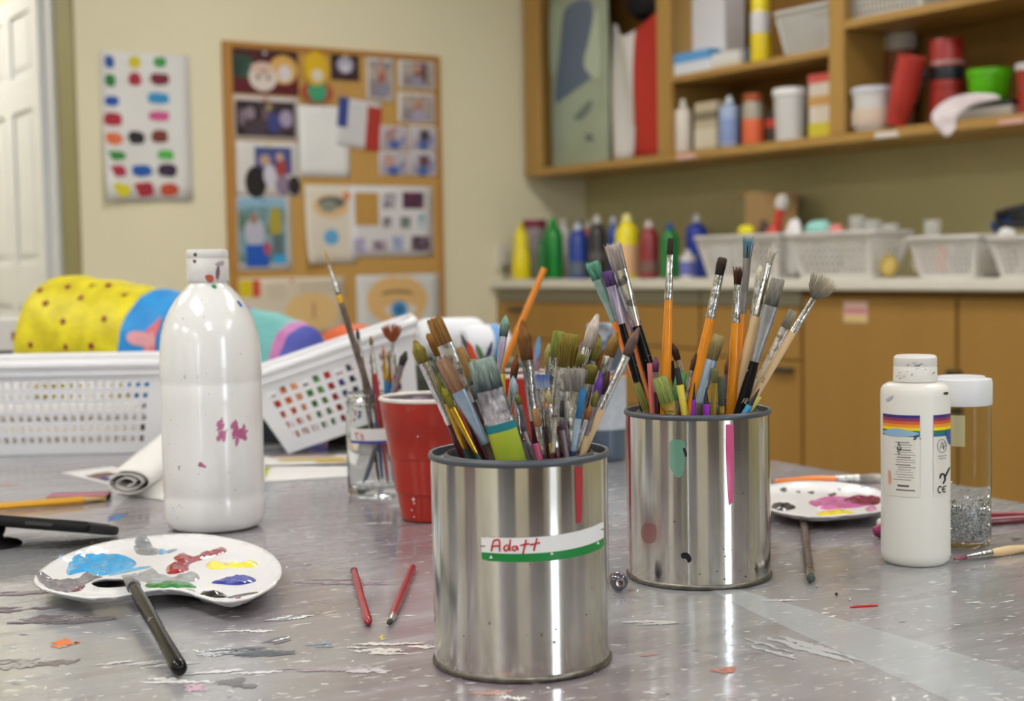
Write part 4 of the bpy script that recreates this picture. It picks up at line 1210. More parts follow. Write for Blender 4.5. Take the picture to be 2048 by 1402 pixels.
HAND = {'maroon': mat('4c1220', .3, coat=.6), 'red': mat('a01c28', .35, coat=.4, var=.4, c2='7a1420', vs=90), 'orange': mat('f0991f', .2, trans=.12, coat=.5, var=.35, c2='dd7d12', vs=60, st=(1, 1, .2)),
        'orangep': mat('ec8330', .35, coat=.4), 'black': mat('100f11', .22, ior=1.28, var=.8, c2='8d8a88', vs=150, lo=.66, hi=.7), 'wood': mat('d9bc92', .5, var=.5, c2='c6a273', vs=60, st=(1, 1, .1)),
        'whitew': mat('d8d4cc', .45, var=.9, c2='4a4644', vs=140, lo=.62, hi=.68), 'green': mat('98b83c', .4, var=.8, c2='c4c23a', vs=40), 'brown': mat('7a4a20', .35, coat=.4), 'blue': mat('1a6fb0', .3, coat=.5),
        'navy': mat('26355c', .35, coat=.4), 'purple': mat('5d2f86', .4), 'grey': mat('7d7a80', .4), 'darkgreen': mat('2f4a3e', .35), 'yellow': mat('e2cc3a', .4), 'umber': mat('4a3a34', .4, var=.7, c2='7a6a60', vs=120), 'pink': mat('c04a7c', .4)}
def ell(w_, t_, z, n=20, p=2.0):
    out = []
    for k in range(n):
        a = 2 * PI * k / n
        c, s = math.cos(a), math.sin(a)
        out.append(V((math.copysign(abs(c) ** (2 / p), c) * w_ / 2, math.copysign(abs(s) ** (2 / p), s) * t_ / 2, z)))
    return out
def hair(mb, p0, p1, r0, bend):
    mid = p0.lerp(p1, .55) + bend
    mb.tube([p0, mid, p1], [r0, r0 * .85, r0 * .25], 3, cap=False)
BCOUNT = [0]
def brush3d(label, bot, tip, w_, bl, fl, c0, c1, kind, hand, ferr, hw, ft=None, twist=0.0, group=None, name='paint_brush', hprof='taper', bw2=None, ring=None, hf=1.0):
    """bot = end of the handle, tip = end of the bristles; w_ bristle width, bl / fl bristle and ferrule lengths, hw handle width (m)"""
    bot, tip = V(bot), V(tip)
    z = (tip - bot).normalized()
    Ln = (tip - bot).length
    x = rgt - z * rgt.dot(z)
    x.normalize()
    y = z.cross(x)
    Rm = Matrix((x, y, z)).transposed() @ Matrix.Rotation(twist, 3, 'Z')
    BCOUNT[0] += 1
    t = thing(name, label, 'brush', bot, Rm, group)
    zh = max(Ln - bl - fl, .02)
    zf = Ln - bl
    flat = kind in ('flat', 'fan', 'ragged')
    ft = ft or (w_ * .34 if flat else w_)
    hm = HAND[hand]
    if hprof == 'taper': pr = [(0, 0), (.22, .0015), (.3, .006), (.42, zh * .3), (.62, zh * .62), (.56, zh * .86), (.46, zh - .001), (.46, zh + .004), (0, zh + .004)]
    elif hprof == 'bulb': pr = [(0, 0), (.3, .0008), (.46, .004), (.5, .01), (.42, zh * .4), (.5, zh * .75), (.42, zh * .95), (.38, zh + .003), (0, zh + .003)]
    else: pr = [(0, 0), (.42, .0008), (.5, .003), (.5, zh + .003), (0, zh + .003)]
    MB().lathe([(a * hw, b_) for a, b_ in pr], 18, sy=hf).build('handle', hm, t, smooth=50)
    if fl > 0:
        rings = []
        fw = bw2 or w_ * (.92 if flat else .8)
        for i in range(13):
            u = i / 12
            k = u * u * (3 - 2 * u)
            a = hw * .98 * (1 - k) + fw * k
            b_ = hw * hf * .98 * (1 - k) + (ft if flat else fw) * k
            g = 1.07 if i in (1, 3) else (.97 if i in (2, 4) else 1)
            rings.append(ell(a * g, b_ * g, zh + fl * u, 20, 2 + k * (.8 if flat else 0)))
        rings.append(ell(fw * .8, (ft if flat else fw) * .7, zf - .0005, 20))
        MB().loft(rings).build('ferrule', FERR[ferr], t, smooth=50)
    if ring:
        MB().lathe([(hw * .5, zh - .012), (hw * .56, zh - .011), (hw * .56, zh - .004), (hw * .5, zh - .003)], 14).build('ring', mat(ring, .3), t, smooth=50)
    if kind == 'none' or bl <= 0: return t
    mb = MB()
    fw = bw2 or w_ * (.92 if flat else .8)
    tb_ = ft * .9 if flat else fw * .95
    rs = random.Random(BCOUNT[0])
    def W(u):                                # width and thickness of the tuft along its length
        if kind == 'round':
            k = (.9 + .5 * math.sin(PI * min(1, u * 1.15)) * .55) * (1 - max(0, (u - .4) / .6) ** 2.4 * .8)
            return fw * k * 1.08, tb_ * k * 1.08
        if kind == 'mop':
            k = (.95 + .3 * u) * (1 - max(0, (u - .75) / .25) ** 2.5 * .45)
            return fw * k, tb_ * k
        if kind == 'flat':
            return fw * (1 - .03 * u) * (1 - max(0, (u - .9) / .1) ** 2 * .2), tb_ * (1 + .15 * u - .8 * u * u)
        if kind == 'ragged':
            return fw * (1 + .18 * u) * (1 - max(0, (u - .88) / .12) ** 2 * .2), tb_ * (1 + .3 * u)
        if kind == 'fan':
            return fw * .6 + bl * 1.3 * u, tb_ * (.6 - .25 * u)
        if kind == 'frayed':
            return fw * (.95 + .75 * u ** 2), fw * (.95 + .6 * u ** 2)
        return fw, tb_
    if kind not in ('fan', 'frayed'):
        core = [ell(W(u)[0] * .93, W(u)[1] * .93, zf + bl * u, 18, 2.6 if flat else 2) for u in (0, .12, .25, .4, .55, .7, .82, .9, .95)]
        mb.loft(core)
    n = {'fan': 170, 'frayed': 80, 'ragged': 110}.get(kind, 90)
    for i in range(n):
        a = rs.uniform(0, 2 * PI)
        rr = math.sqrt(rs.uniform(.55, 1)) if kind not in ('fan', 'frayed') else math.sqrt(rs.random())
        if kind == 'fan':
            cu, su = rs.uniform(-1, 1), rs.uniform(-1, 1)
        else: cu, su = math.cos(a) * rr, math.sin(a) * rr
        e1 = rs.uniform(.9, 1.02) if kind in ('round', 'mop', 'flat') else rs.uniform(.86 if kind == 'fan' else .72, 1.06)
        if kind == 'fan': e1 *= math.sqrt(max(.3, 1 - .42 * cu * cu))
        w0, w1, wm = W(0), W(min(e1, 1)), W(.55)
        ed = 0.0 if kind != 'round' else 0.0
        p0 = V((cu * w0[0] / 2, su * w0[1] / 2, zf - .0005))
        p1 = V((cu * w1[0] / 2 * 1.03, su * w1[1] / 2 * 1.03, zf + bl * e1))
        pm = V((cu * wm[0] / 2 * 1.03, su * wm[1] / 2 * 1.03, zf + bl * e1 * .55))
        jit = fw * (.06 if kind == 'fan' else .1 if kind in ('frayed', 'ragged') else .03)
        p1 += V((rs.gauss(0, jit), rs.gauss(0, jit), 0))
        r0 = fw * .035 if kind not in ('fan', 'frayed') else .00035
        hair(mb, p0, p1, r0, pm - p0.lerp(p1, .55))
    mb.build('bristles', bristle_mat(c0, c1), t, smooth=60)
    return t
HOLD = {'can1': (cc1, CR1 - .0115, CANH, CR1 - .002, .0075), 'can2': (cc2, CR2 - .0115, CANH, CR2 - .002, .0075)}
def inbrush(hold, label, tip, mx, lay, w_, bl, fl, c0, c1, kind, hand, ferr, hw, dk=0.0, twist=0.0, group=None, **k):
    """a brush standing in a container: tip pixel, pixel column where it crosses the mouth, front(-1)..back(+1) layer"""
    c, rm, zm, rb, zb = HOLD[hold]
    Ym = c.y + lay * rm
    pm = AT(mx, 900, Ym)
    pm.z = zm
    ox = pm.x - c.x
    lim = math.sqrt(max(rm * rm - (lay * rm) ** 2, 0)) - hw * Ym / F / 2 - .0005
    ox = max(-lim, min(lim, ox))
    pm.x = c.x + ox
    tp_ = AT(tip[0], tip[1], Ym + dk)
    d = (pm - tp_).normalized()
    # run down until the floor or the wall of the container
    p = pm.copy()
    while True:
        q = p + d * .002
        zz_ = max(0, min(1, q.z / zm))
        R_ = rb + (rm - rb) * (zz_ if hold not in ('can1', 'can2') else 0) - hw * Ym / F * .3 - .0012
        if q.z < zb + .001 or math.hypot(q.x - c.x, q.y - c.y) > R_: break
        p = q
    # metres per pixel along the brush
    q0 = V(((pm - CAM).dot(rgt), (pm - CAM).dot(upv))) / (pm - CAM).dot(fwd) * F
    q1 = V(((tp_ - CAM).dot(rgt), (tp_ - CAM).dot(upv))) / (tp_ - CAM).dot(fwd) * F
    s = (tp_ - pm).length / max((q1 - q0).length, 1)
    kk = Ym / F
    if k.get('bw2'): k['bw2'] *= kk
    return brush3d(label, p, tp_, w_ * kk, bl * s, fl * s, c0, c1, kind, hand, ferr, hw * kk, twist=twist, group=group, **k)
G1 = 'brushes in the tin with the name sticker'
OL, BR, TN, GR = ('5f5a1c', '8f7c3a'), ('5a3612', '8a5c24'), ('7a5a34', 'a88248'), ('3c444a', '8fa39a')
for a in [
    # label, tip, mouth x, layer, width, bristle, ferrule, base, tip colour, kind, handle, ferrule, handle width, dk
    ('big flat brown-haired brush with whitish ferrule, leaning over the red cup', (866, 634), 985, -.45, 31, 58, 128, '7a5526', 'a5793c', 'flat', 'maroon', 'white', 17, -.01),
    ('amber-haired brush half hidden behind the big flat brown one', (858, 665), 962, .25, 20, 50, 120, '7a5216', '9a6a22', 'mop', 'maroon', 'silver', 10, 0),
    ('olive-tipped round brush with a thin silver ferrule, outermost over the red cup', (829, 681), 922, -.1, 25, 48, 134, '6e6420', '9c8c40', 'round', 'maroon', 'bright', 12, 0),
    ('pinkish-brown flat brush with a long blue-silver ferrule', (881, 716), 985, -.62, 28, 74, 118, '8a6248', 'a88468', 'flat', 'umber', 'blue', 17, -.01),
    ('tan flat brush just left of the grey-green wash brush', (913, 694), 1002, -.2, 27, 66, 100, '8a6a38', 'b48e58', 'flat', 'maroon', 'silver', 16, 0),
    ('wide grey-green wash brush with a lime green handle', (961, 716), 1020, -.74, 60, 64, 72, '3a464c', 'a4b6ac', 'flat', 'green', 'silver', 60, -.012),
    ('olive brush with thin gold ferrule, nearer the red cup', (873, 748), 934, -.55, 15, 62, 98, '4c4a1a', '7a7a2c', 'round', 'darkgreen', 'gold', 10, 0),
    ('yellow-olive brush with gold ferrule and shiny ring', (884, 772), 956, -.72, 16, 48, 102, '6a6412', '8f8a24', 'round', 'darkgreen', 'gold', 10, 0),
    ('grey-green tipped slender brush crossing the orange stick', (1012, 630), 978, .55, 18, 44, 84, '3a4448', '86a894', 'round', 'umber', 'lilac', 9, .01),
    ('large reddish-brown round brush with long tapered ferrule and maroon handle', (1045, 640), 1076, -.25, 26, 80, 122, '4e2e0e', '8e5c20', 'round', 'maroon', 'silver', 17, 0),
    ('small rust-brown brush behind the large round one', (1033, 710), 1008, .4, 15, 46, 70, '4a2410', '8a4a1c', 'round', 'orangep', 'silver', 10, 0),
    ('olive-green flat brush with a bright square ferrule', (1120, 661), 1092, .3, 28, 54, 128, '6a6a20', '98a04c', 'flat', 'maroon', 'bright', 18, 0),
    ('wide olive-brown mop brush beside the olive-green flat one', (1142, 664), 1112, .05, 38, 72, 116, '5c4810', '85701e', 'mop', 'maroon', 'white', 22, 0),
    ('worn short grey flat brush with a wide upright ferrule', (1150, 735), 1146, -.5, 37, 48, 122, '6a6664', '948e88', 'ragged', 'umber', 'silver', 27, 0),
    ('pinkish-white pointed brush with a wood-coloured neck', (1195, 628), 1116, .35, 23, 72, 46, '9a8a80', 'd8cac0', 'round', 'wood', 'bright', 15, .01),
    ('olive round brush right beside the pinkish-white pointed one', (1198, 669), 1150, .6, 24, 54, 80, '5c5420', '9a8c44', 'round', 'umber', 'silver', 12, 0),
    ('ochre-haired brush leaning right with a silver ferrule', (1234, 665), 1158, .2, 23, 50, 92, '6a4a12', '94702a', 'round', 'maroon', 'silver', 12, 0),
    ('mauve-brown pointed brush leaning farthest right', (1278, 655), 1178, -.05, 19, 62, 118, '4a3630', '7a5e54', 'round', 'wood', 'bright', 13, 0),
    ('purple-stained brush under the pointed mauve-brown one', (1203, 744), 1172, -.25, 16, 62, 60, '43206a', '6e3fa0', 'round', 'wood', 'dull', 10, 0),
    ('dark brown brush next to the purple-stained one', (1218, 742), 1180, .1, 16, 48, 70, '2e1a12', '54321e', 'round', 'umber', 'silver', 10, 0),
    ('short olive-gold brush above the purple-stained one', (1184, 728), 1162, .3, 24, 40, 70, '5a5414', '857a28', 'mop', 'umber', 'silver', 11, 0),
    ('tiny amber brush hugging the right-hand rim', (1181, 810), 1176, -.55, 12, 30, 60, '6a3c14', '9a6230', 'round', 'wood', 'bright', 8, 0),
    ('thin brush with bright blue paint on its hair', (1167, 776), 1163, -.6, 13, 62, 66, '1c5a86', '2f7db4', 'flat', 'navy', 'blue', 11, 0),
    ('small pale tan brush standing in the front middle', (1096, 778), 1114, -.8, 12, 30, 88, '8a7c54', 'bcae84', 'round', 'maroon', 'silver', 12, 0),
    ('tiny olive brush with a thin maroon handle', (1033, 786), 1064, -.45, 12, 24, 64, '4a4a1a', '75753a', 'round', 'maroon', 'dull', 9, 0),
    ('tan-brown slim brush beside the pink stub', (1070, 816), 1086, -.7, 14, 38, 58, '8a5e38', 'b08a5c', 'flat', 'umber', 'silver', 12, 0),
    ('flat brush with blue stripes of paint on its hair', (1085, 748), 1090, .1, 28, 28, 80, 'b4c0d8', '5a74b8', 'flat', 'umber', 'bright', 16, 0),
    ('pale blue pointed brush left of the large round brush', (1026, 752), 1044, -.15, 13, 40, 80, '8aa0b0', 'b4c8d4', 'round', 'maroon', 'silver', 10, 0),
    ('stubby grey-green brush leaning against the lime handle', (1006, 822), 1052, -.66, 16, 40, 84, '4a5652', '808c84', 'round', 'maroon', 'dull', 12, 0),
    ('slim ferrule-only brush with worn-off dark hair, near the pink stub', (1042, 846), 1068, -.78, 10, 18, 60, '2e2028', '5a4650', 'round', 'maroon', 'dull', 10, 0),
    ('pale olive brush hidden behind the olive-green flat one', (1098, 686), 1094, .65, 16, 44, 70, '7a7440', 'a49c64', 'round', 'umber', 'silver', 10, 0),
    ('dark grey-purple brush in the shadows between the silver ferrules', (1122, 838), 1132, -.68, 12, 22, 60, '3e2a3a', '645060', 'round', 'maroon', 'dull', 11, 0),
    ('lilac-grey brush at the back near the rust-brown one', (905, 694), 955, .5, 20, 42, 90, '8a84a0', 'b4aebc', 'flat', 'navy', 'silver', 12, 0),
    ('thin teal-and-orange flecked brush beside the striped blue one', (1094, 804), 1104, -.35, 10, 22, 60, '3a7a9a', 'd87a4a', 'round', 'yellow', 'silver', 9, 0),
    ('grey round brush behind the tan flat one', (868, 700), 940, .3, 18, 44, 100, '55565a', '8a8c8e', 'round', 'umber', 'silver', 11, 0),
    ('slate-tipped thin brush lying along the olive-tipped one', (838, 712), 930, .2, 12, 40, 110, '4a4e56', '72787e', 'round', 'navy', 'grey', 10, 0),
    ('golden-brown brush at the back, behind the pinkish-brown flat one', (946, 716), 968, .7, 20, 40, 90, '6a4a1c', '98702e', 'mop', 'umber', 'silver', 12, 0),
    ('silver-ferruled brush with short brown hair behind the lime handle', (990, 770), 1012, .25, 18, 26, 90, '5a3a1c', '7e5a2e', 'flat', 'maroon', 'bright', 14, 0),
    ('pale silver brush with worn white hair right of the large round brush', (1068, 742), 1082, .45, 18, 26, 100, 'a8a49a', 'd0ccc2', 'flat', 'umber', 'bright', 14, 0),
    ('dark olive brush tucked behind the worn grey flat one', (1166, 706), 1140, .5, 22, 44, 86, '4a4414', '766c24', 'mop', 'umber', 'silver', 13, 0),
    ('burnt-orange brush near the back right-hand rim', (1212, 698), 1160, .62, 18, 44, 80, '6a3a12', '96602a', 'round', 'umber', 'silver', 11, 0),
    ('khaki brush low at the right, in front of the dark brown one', (1194, 780), 1174, -.35, 15, 34, 60, '55501e', '7e7634', 'round', 'wood', 'dull', 10, 0),
    ('slim silver brush with no hair left, between the pale tan and pink ones', (1112, 826), 1122, -.86, 9, 8, 74, '55504c', '77706a', 'round', 'maroon', 'bright', 10, 0),
    ('steel-grey brush lying along the blue-silver ferrule', (944, 770), 1000, -.5, 15, 30, 96, '5a5c60', '868a8c', 'flat', 'navy', 'silver', 13, 0),
    ('small black-stained brush low by the worn grey flat one', (1128, 800), 1126, -.2, 16, 34, 70, '2a2830', '5c5862', 'flat', 'maroon', 'silver', 13, 0),
]:
    bo = inbrush('can1', a[0], a[1], a[2], a[3], a[4] * (1.0 if a[10] == 'green' else 1.14), a[5], a[6], a[7], a[8], a[9], a[10], a[11], a[12] * (1.0 if a[10] == 'green' else 1.14), a[13], group=G1, hf=.22 if a[10] == 'green' else 1.0, hprof='straight' if a[10] == 'green' else 'taper')
    if a[10] == 'green':
        h_ = [q for q in bo.children if q.name.startswith('handle')][0]
        zt_ = max(v_.co.z for v_ in h_.data.vertices) - .003
        wx = max(v_.co.x for v_ in h_.data.vertices)
        wy = max(v_.co.y for v_ in h_.data.vertices)
        MB().loft([ell(wx * 2.04, wy * 2.1, zt_ - .0045, 20), ell(wx * 2.05, wy * 2.12, zt_ + .0005, 20)]).build('teal_edge', mat('1f7f8a', .4), bo, smooth=50)
G2 = 'brushes in the tin with the pink drip'
for a in [
    ('teal-stained flat brush with orange handle, leaning farthest left', (1183, 523), 1296, .2, 26, 38, 90, '3f7a66', '6fb096', 'ragged', 'orangep', 'teal', 15, 0),
    ('purple-stained flat brush with black handle', (1214, 541), 1284, .0, 21, 32, 78, '3e2a5a', '6a4a86', 'ragged', 'black', 'lilac', 15, 0),
    ('dark red brush with lilac ferrule and orange handle', (1232, 553), 1312, .45, 18, 24, 92, '5a2c30', '7a464a', 'ragged', 'orangep', 'lilac', 15, 0),
    ('big whitish flat brush with blotched shiny ferrule and black handle', (1224, 486), 1322, .3, 31, 56, 116, '8a807c', 'c2b6b0', 'ragged', 'black', 'blotch', 22, 0),
    ('small dark brown brush standing upright on an orange handle', (1341, 475), 1331, .15, 14, 34, 90, '2a1a16', '45302a', 'flat', 'orange', 'silver', 17, 0),
    ('dark brown oval brush on a tilted orange handle', (1446, 514), 1384, .1, 22, 37, 88, '1c100c', '3a261c', 'mop', 'orange', 'silver', 20, 0),
    ('ragged dark brown brush with red smear and banded orange handle', (1477, 533), 1464, -.1, 17, 36, 76, '2c160c', '54301a', 'frayed', 'orange', 'silver', 18, 0),
    ('frayed blue-tipped brush with translucent grey ferrule', (1498, 474), 1470, .4, 20, 42, 112, '5a6468', '5f93ac', 'frayed', 'orange', 'grey', 14, 0),
    ('frayed cream brush with bright ferrule and bare wood handle', (1546, 496), 1468, -.05, 15, 32, 108, 'a8a090', 'd6d0c0', 'frayed', 'wood', 'bright', 20, 0),
    ('small cream brush half hidden behind the frayed cream one', (1521, 530), 1480, .3, 15, 30, 90, 'c2baa4', 'ddd6c4', 'round', 'orangep', 'white', 12, 0),
    ('wide grey flat brush with grey ferrule and speckled black handle marked 12', (1558, 556), 1482, -.3, 31, 58, 116, '4a4844', '9a9488', 'flat', 'black', 'grey', 21, 0),
    ('small grey-cream flat brush with a paint-flecked white handle', (1587, 620), 1506, .15, 20, 40, 70, '6a6858', 'b2ac98', 'flat', 'whitew', 'white', 17, 0),
    ('fan-shaped brush with splayed grey hair and bare wood handle', (1654, 553), 1494, -.1, 13, 52, 78, '55504a', 'b8ac98', 'fan', 'wood', 'bright', 15, 0),
    ('tan round brush with a pale blue ferrule in the middle', (1439, 668), 1394, -.35, 29, 54, 90, '6a5a34', 'a08a58', 'mop', 'umber', 'blue', 20, 0),
    ('wide olive-green flat brush with amber ferrule at the front', (1319, 752), 1326, -.75, 35, 56, 26, '6a7a34', '9aa45a', 'flat', 'brown', 'amber', 24, 0),
    ('curved dark brown brush behind the upright orange handle', (1344, 686), 1388, .35, 16, 36, 44, '2a1612', '4a2c20', 'round', 'umber', 'white', 11, 0),
    ('dark brown brush with a white ferrule beside the tilted orange handle', (1392, 706), 1366, .1, 12, 36, 60, '3a2018', '5a3828', 'round', 'red', 'white', 12, 0),
    ('olive leaf-shaped brush against the left-hand rim', (1272, 764), 1286, -.2, 18, 58, 30, '6a6c2c', '8f9150', 'flat', 'umber', 'amber', 12, 0),
    ('purple-red round brush next to the pink stick', (1311, 714), 1312, -.3, 14, 30, 40, '4a1a3a', '7a3a66', 'round', 'maroon', 'grey', 11, 0),
    ('bright green brush half hidden behind the yellow pen', (1364, 742), 1352, .0, 26, 60, 40, '3f7a44', '6aa86a', 'flat', 'umber', 'grey', 16, 0),
    ('slim olive brush with a dull brass ferrule', (1430, 736), 1428, -.5, 13, 30, 74, '5a5c34', '84845a', 'ragged', 'brown', 'amber', 12, 0),
    ('dark green-grey brush right of the slim olive one', (1441, 752), 1444, -.45, 14, 60, 24, '3e463a', '5f6a52', 'flat', 'brown', 'amber', 12, 0),
    ('translucent brown brush behind the banded orange handle', (1455, 718), 1450, .3, 12, 30, 50, '6a4a24', '8f6c3a', 'round', 'brown', 'dull', 11, 0),
]:
    bo = inbrush('can2', a[0], a[1], a[2], a[3], a[4], a[5], a[6], a[7], a[8], a[9], a[10], a[11], a[12], a[13], group=G2)
    if 'marked 12' in a[0] or a[0].startswith('fan-shaped'):
        ax_, lc_ = bo.matrix_basis.to_3x3() @ V((0, 0, 1)), bo.matrix_basis.translation
        iv = bo.matrix_basis.inverted()
        def onh(x, y):                       # pixel -> point on the near side of the handle, in the brush's own frame
            d = ray(x, y).normalized()
            n_ = (d - ax_ * d.dot(ax_)).normalized()
            p0 = lc_ - n_ * (a[12] * cc2.y / F * .56)
            return iv @ (CAM + d * ((p0 - CAM).dot(n_) / d.dot(n_)))
        if 'marked' in a[0]: handwriting([[(1484, 806), (1489, 797), (1489, 797)], [(1489, 806), (1493, 797), (1496, 800), (1490, 806), (1494, 808)]], onh, mat('c8bfa0', .5), bo, .00022, 'size_number')
        else: handwriting([[(1523, 757), (1527, 755), (1529, 759), (1523, 764), (1528, 766)]], onh, mat('3a2c20', .5), bo, .00022, 'size_number')

# ------------------------------------------------------------------ pens and sticks
def stick3d(name, label, cat, bot, tip, w_, c, tipc=None, tipl=0.0, group=None, rough=.4, hexa=False, point=True):
    bot, tip = V(bot), V(tip)
    z = (tip - bot).normalized()
    Ln = (tip - bot).length
    x = (rgt - z * rgt.dot(z)).normalized()
    t = thing(name, label, cat, bot, Matrix((x, z.cross(x), z)).transposed(), group)
    r = w_ / 2
    MB().lathe([(0, 0), (r * .9, .0005), (r, .002), (r, Ln - tipl), (r * .6, Ln - tipl + .0004) if tipl else (r * .7, Ln - .0008), (0, Ln - tipl + .0005) if tipl else (0, Ln)], 6 if hexa else 14).build('barrel', mat(c, rough, coat=.3), t, smooth=30 if hexa else 50)
    if tipl:
        MB().lathe([(0, Ln - tipl + .0006), (r * .8, Ln - tipl + .0006), (r * (.35 if point else .75), Ln - tipl * .25), (r * .1 if point else r * .6, Ln), (0, Ln)], 12).build('tip', mat(tipc, .5), t, smooth=40)
    return t
def instick(hold, name, label, cat, tip, mx, lay, w_, c, tipc=None, tipl=0, dk=0.0, group=None, **k):
    cc, rm, zm, rb, zb = HOLD[hold]
    Ym = cc.y + lay * rm
    pm = AT(mx, 900, Ym)
    pm.z = zm
    lim = math.sqrt(max(rm * rm - (lay * rm) ** 2, 0)) - w_ * Ym / F / 2 - .0005
    pm.x = cc.x + max(-lim, min(lim, pm.x - cc.x))
    tp_ = AT(tip[0], tip[1], Ym + dk)
    d = (pm - tp_).normalized()
    p = pm.copy()
    while True:
        q = p + d * .002
        zz_ = max(0, min(1, q.z / zm))
        R_ = rb + (rm - rb) * (zz_ if hold not in ('can1', 'can2') else 0) - w_ * Ym / F * .5 - .0012
        if q.z < zb + .001 or math.hypot(q.x - cc.x, q.y - cc.y) > R_: break
        p = q
    return stick3d(name, label, cat, p, tp_, w_ * Ym / F, c, tipc, tipl * Ym / F, group, **k)
instick('can1', 'crayon', 'short pink stub peeking over the front rim of the stickered tin', 'crayon', (1072, 888), 1078, -.86, 14, 'b04a72', group=G1)
instick('can1', 'pencil', 'thin yellow pencil beside the grey-green slender brush', 'pencil', (1007, 735), 1006, .55, 9, 'd8b83a', '8a6a2c', 14, group=G1)
G3 = 'pens in the tin with the pink drip'
instick('can2', 'felt_pen', 'yellow felt pen with a black end at the front of the tin', 'pen', (1354, 735), 1370, -.7, 15, 'e0cc48', '1e1c20', 36, group=G3, point=False)
instick('can2', 'felt_pen', 'slim purple felt pen with black tip, left of the two purple ones', 'pen', (1389, 765), 1387, -.82, 9, '8a2ab0', '1c1a20', 36, group=G3)
instick('can2', 'felt_pen', 'purple felt pen with black tip, right of the two purple ones', 'pen', (1412, 775), 1414, -.9, 13, '8f2fb4', '1c1a20', 34, group=G3)
instick('can2', 'felt_pen', 'blue felt pen with a long black tip by the right-hand rim', 'pen', (1519, 777), 1497, -.5, 14, '3a96c4', '1a181c', 40, group=G3)
instick('can2', 'felt_pen', 'pale yellow felt pen behind the blue one', 'pen', (1518, 792), 1504, -.2, 13, 'e0d870', group=G3)
instick('can2', 'pencil', 'pinkish red stick standing left of the green flat brush', 'pencil', (1299, 727), 1300, -.45, 10, 'c86a68', group=G3)
instick('can2', 'brush_handle', 'thin black handle leaning behind the upright orange brush', 'stick', (1342, 722), 1358, .5, 11, '201c20', group=G3)
# number on the speckled black handle and on the fan brush are too worn to be more than a mark

# ------------------------------------------------------------------ red cups and glass jar
def red_cup(label, px, py, rt, h, inner):
    c = T(px, py)
    t = thing('plastic_cup', label, 'cup', (c.x, c.y, .0004), group='red plastic cups')
    rb = rt * .66
    def rr(z): return rb + (rt - rb) * z / h
    out = [(0, .003), (rb * .9, .003), (rb * .94, 0), (rb, .0015)]
    for z0, z1, k in ((.004, .026, .0), (.027, .06, .0012), (.061, .086, .002), (.087, h - .004, .0026)):
        out += [(rr(z0) + k, z0), (rr(z1) + k, z1)]
    inn = [(rt + .001, h - .004), (rt - .002, h - .006), (rb - .001, .006), (0, .005)]
    MB().lathe(out + [(rt + .0022, h - .004)], 56).build('wall', mat('aa2614', .28, coat=.3, var=.35, c2='982011', vs=8), t, smooth=30)
    MB().lathe(inn, 48).build('inside', mat(inner[0], .4, var=.8, c2=inner[1], vs=60), t, smooth=50)
    lp = [V(((rt + .001) * math.cos(2 * PI * k / 48), (rt + .001) * math.sin(2 * PI * k / 48), h - .002)) for k in range(48)]
    MB().tube(lp, .0023, 8, closed=True).build('rim', mat('e2dcd8', .35, var=.4, c2='b9a0a0', vs=50), t, smooth=60)
    return t, c
cup1, uc1 = red_cup('red plastic cup with a white rim and paint-stained inside, behind the stickered tin', 868, 1036, .0475, .118, ('3a2e3a', 'a89aa4'))
mb = MB()
for x, y, r_ in ((825, 1000, .0014), (826, 1008, .0008), (820, 1022, .0007), (824, 1036, .0007), (840, 872, .0008)):
    a, z = cyl(x, y, uc1, .039)
    R_ = .0475 * (.66 + .34 * z / .118) + .0030
    mb.add([cp(a + r_ / R_ * math.cos(k * PI / 5) * rnd.uniform(.7, 1.2), z + 1.3 * r_ * math.sin(k * PI / 5), R_) for k in range(10)], [tuple(range(10))])
mb.build('paint_drops', mat('e0c8cc', .4), cup1)
cup2, uc2 = red_cup('red plastic cup of coloured pencils, farther back behind the stickered tin', 1028, 948, .046, .118, ('5a2a28', '8a4a44'))
HOLD['cup2'] = (uc2, .042, .114, .029, .008)
HOLD['cup1'] = (uc1, .0435, .114, .029, .008)
G4 = 'coloured pencils in the farther red cup'
for lb_, tip, mx, ly, w_, c, tc_, tl_ in [
    ('dark grey pencil leaning left in the farther red cup', (922, 668), 958, .2, 11, '4a5258', '3a3e44', 14),
    ('red-orange pencil next to the dark grey one', (934, 682), 966, -.1, 13, 'c8401e', 'a83418', 12),
    ('green pencil in the farther red cup', (952, 688), 982, .3, 11, '4a7a52', '3c6a46', 10),
    ('navy blue pencil leaning right in the farther red cup', (985, 682), 966, .0, 10, '2a3260', '22284c', 14),
    ('light blue pencil standing at the back right of the farther red cup', (1078, 672), 1072, .1, 11, '6aa0cc', '5a90c0', 16),
    ('small red pencil beside the light blue one', (1066, 694), 1062, .4, 9, 'd0483c', 'b83a30', 12),
    ('mauve-brown pencil below the light blue one', (1083, 702), 1070, -.3, 13, '8a6a74', '6a4a54', 22)]:
    instick('cup2', 'coloured_pencil', lb_, 'pencil', tip, mx, ly, w_, c, tc_, tl_, group=G4, hexa=True)
instick('cup2', 'orange_stick', 'long translucent orange stick rising from the farther red cup', 'stick', (1089, 536), 1000, .3, 13, 'e58a2a', group=None, rough=.25)
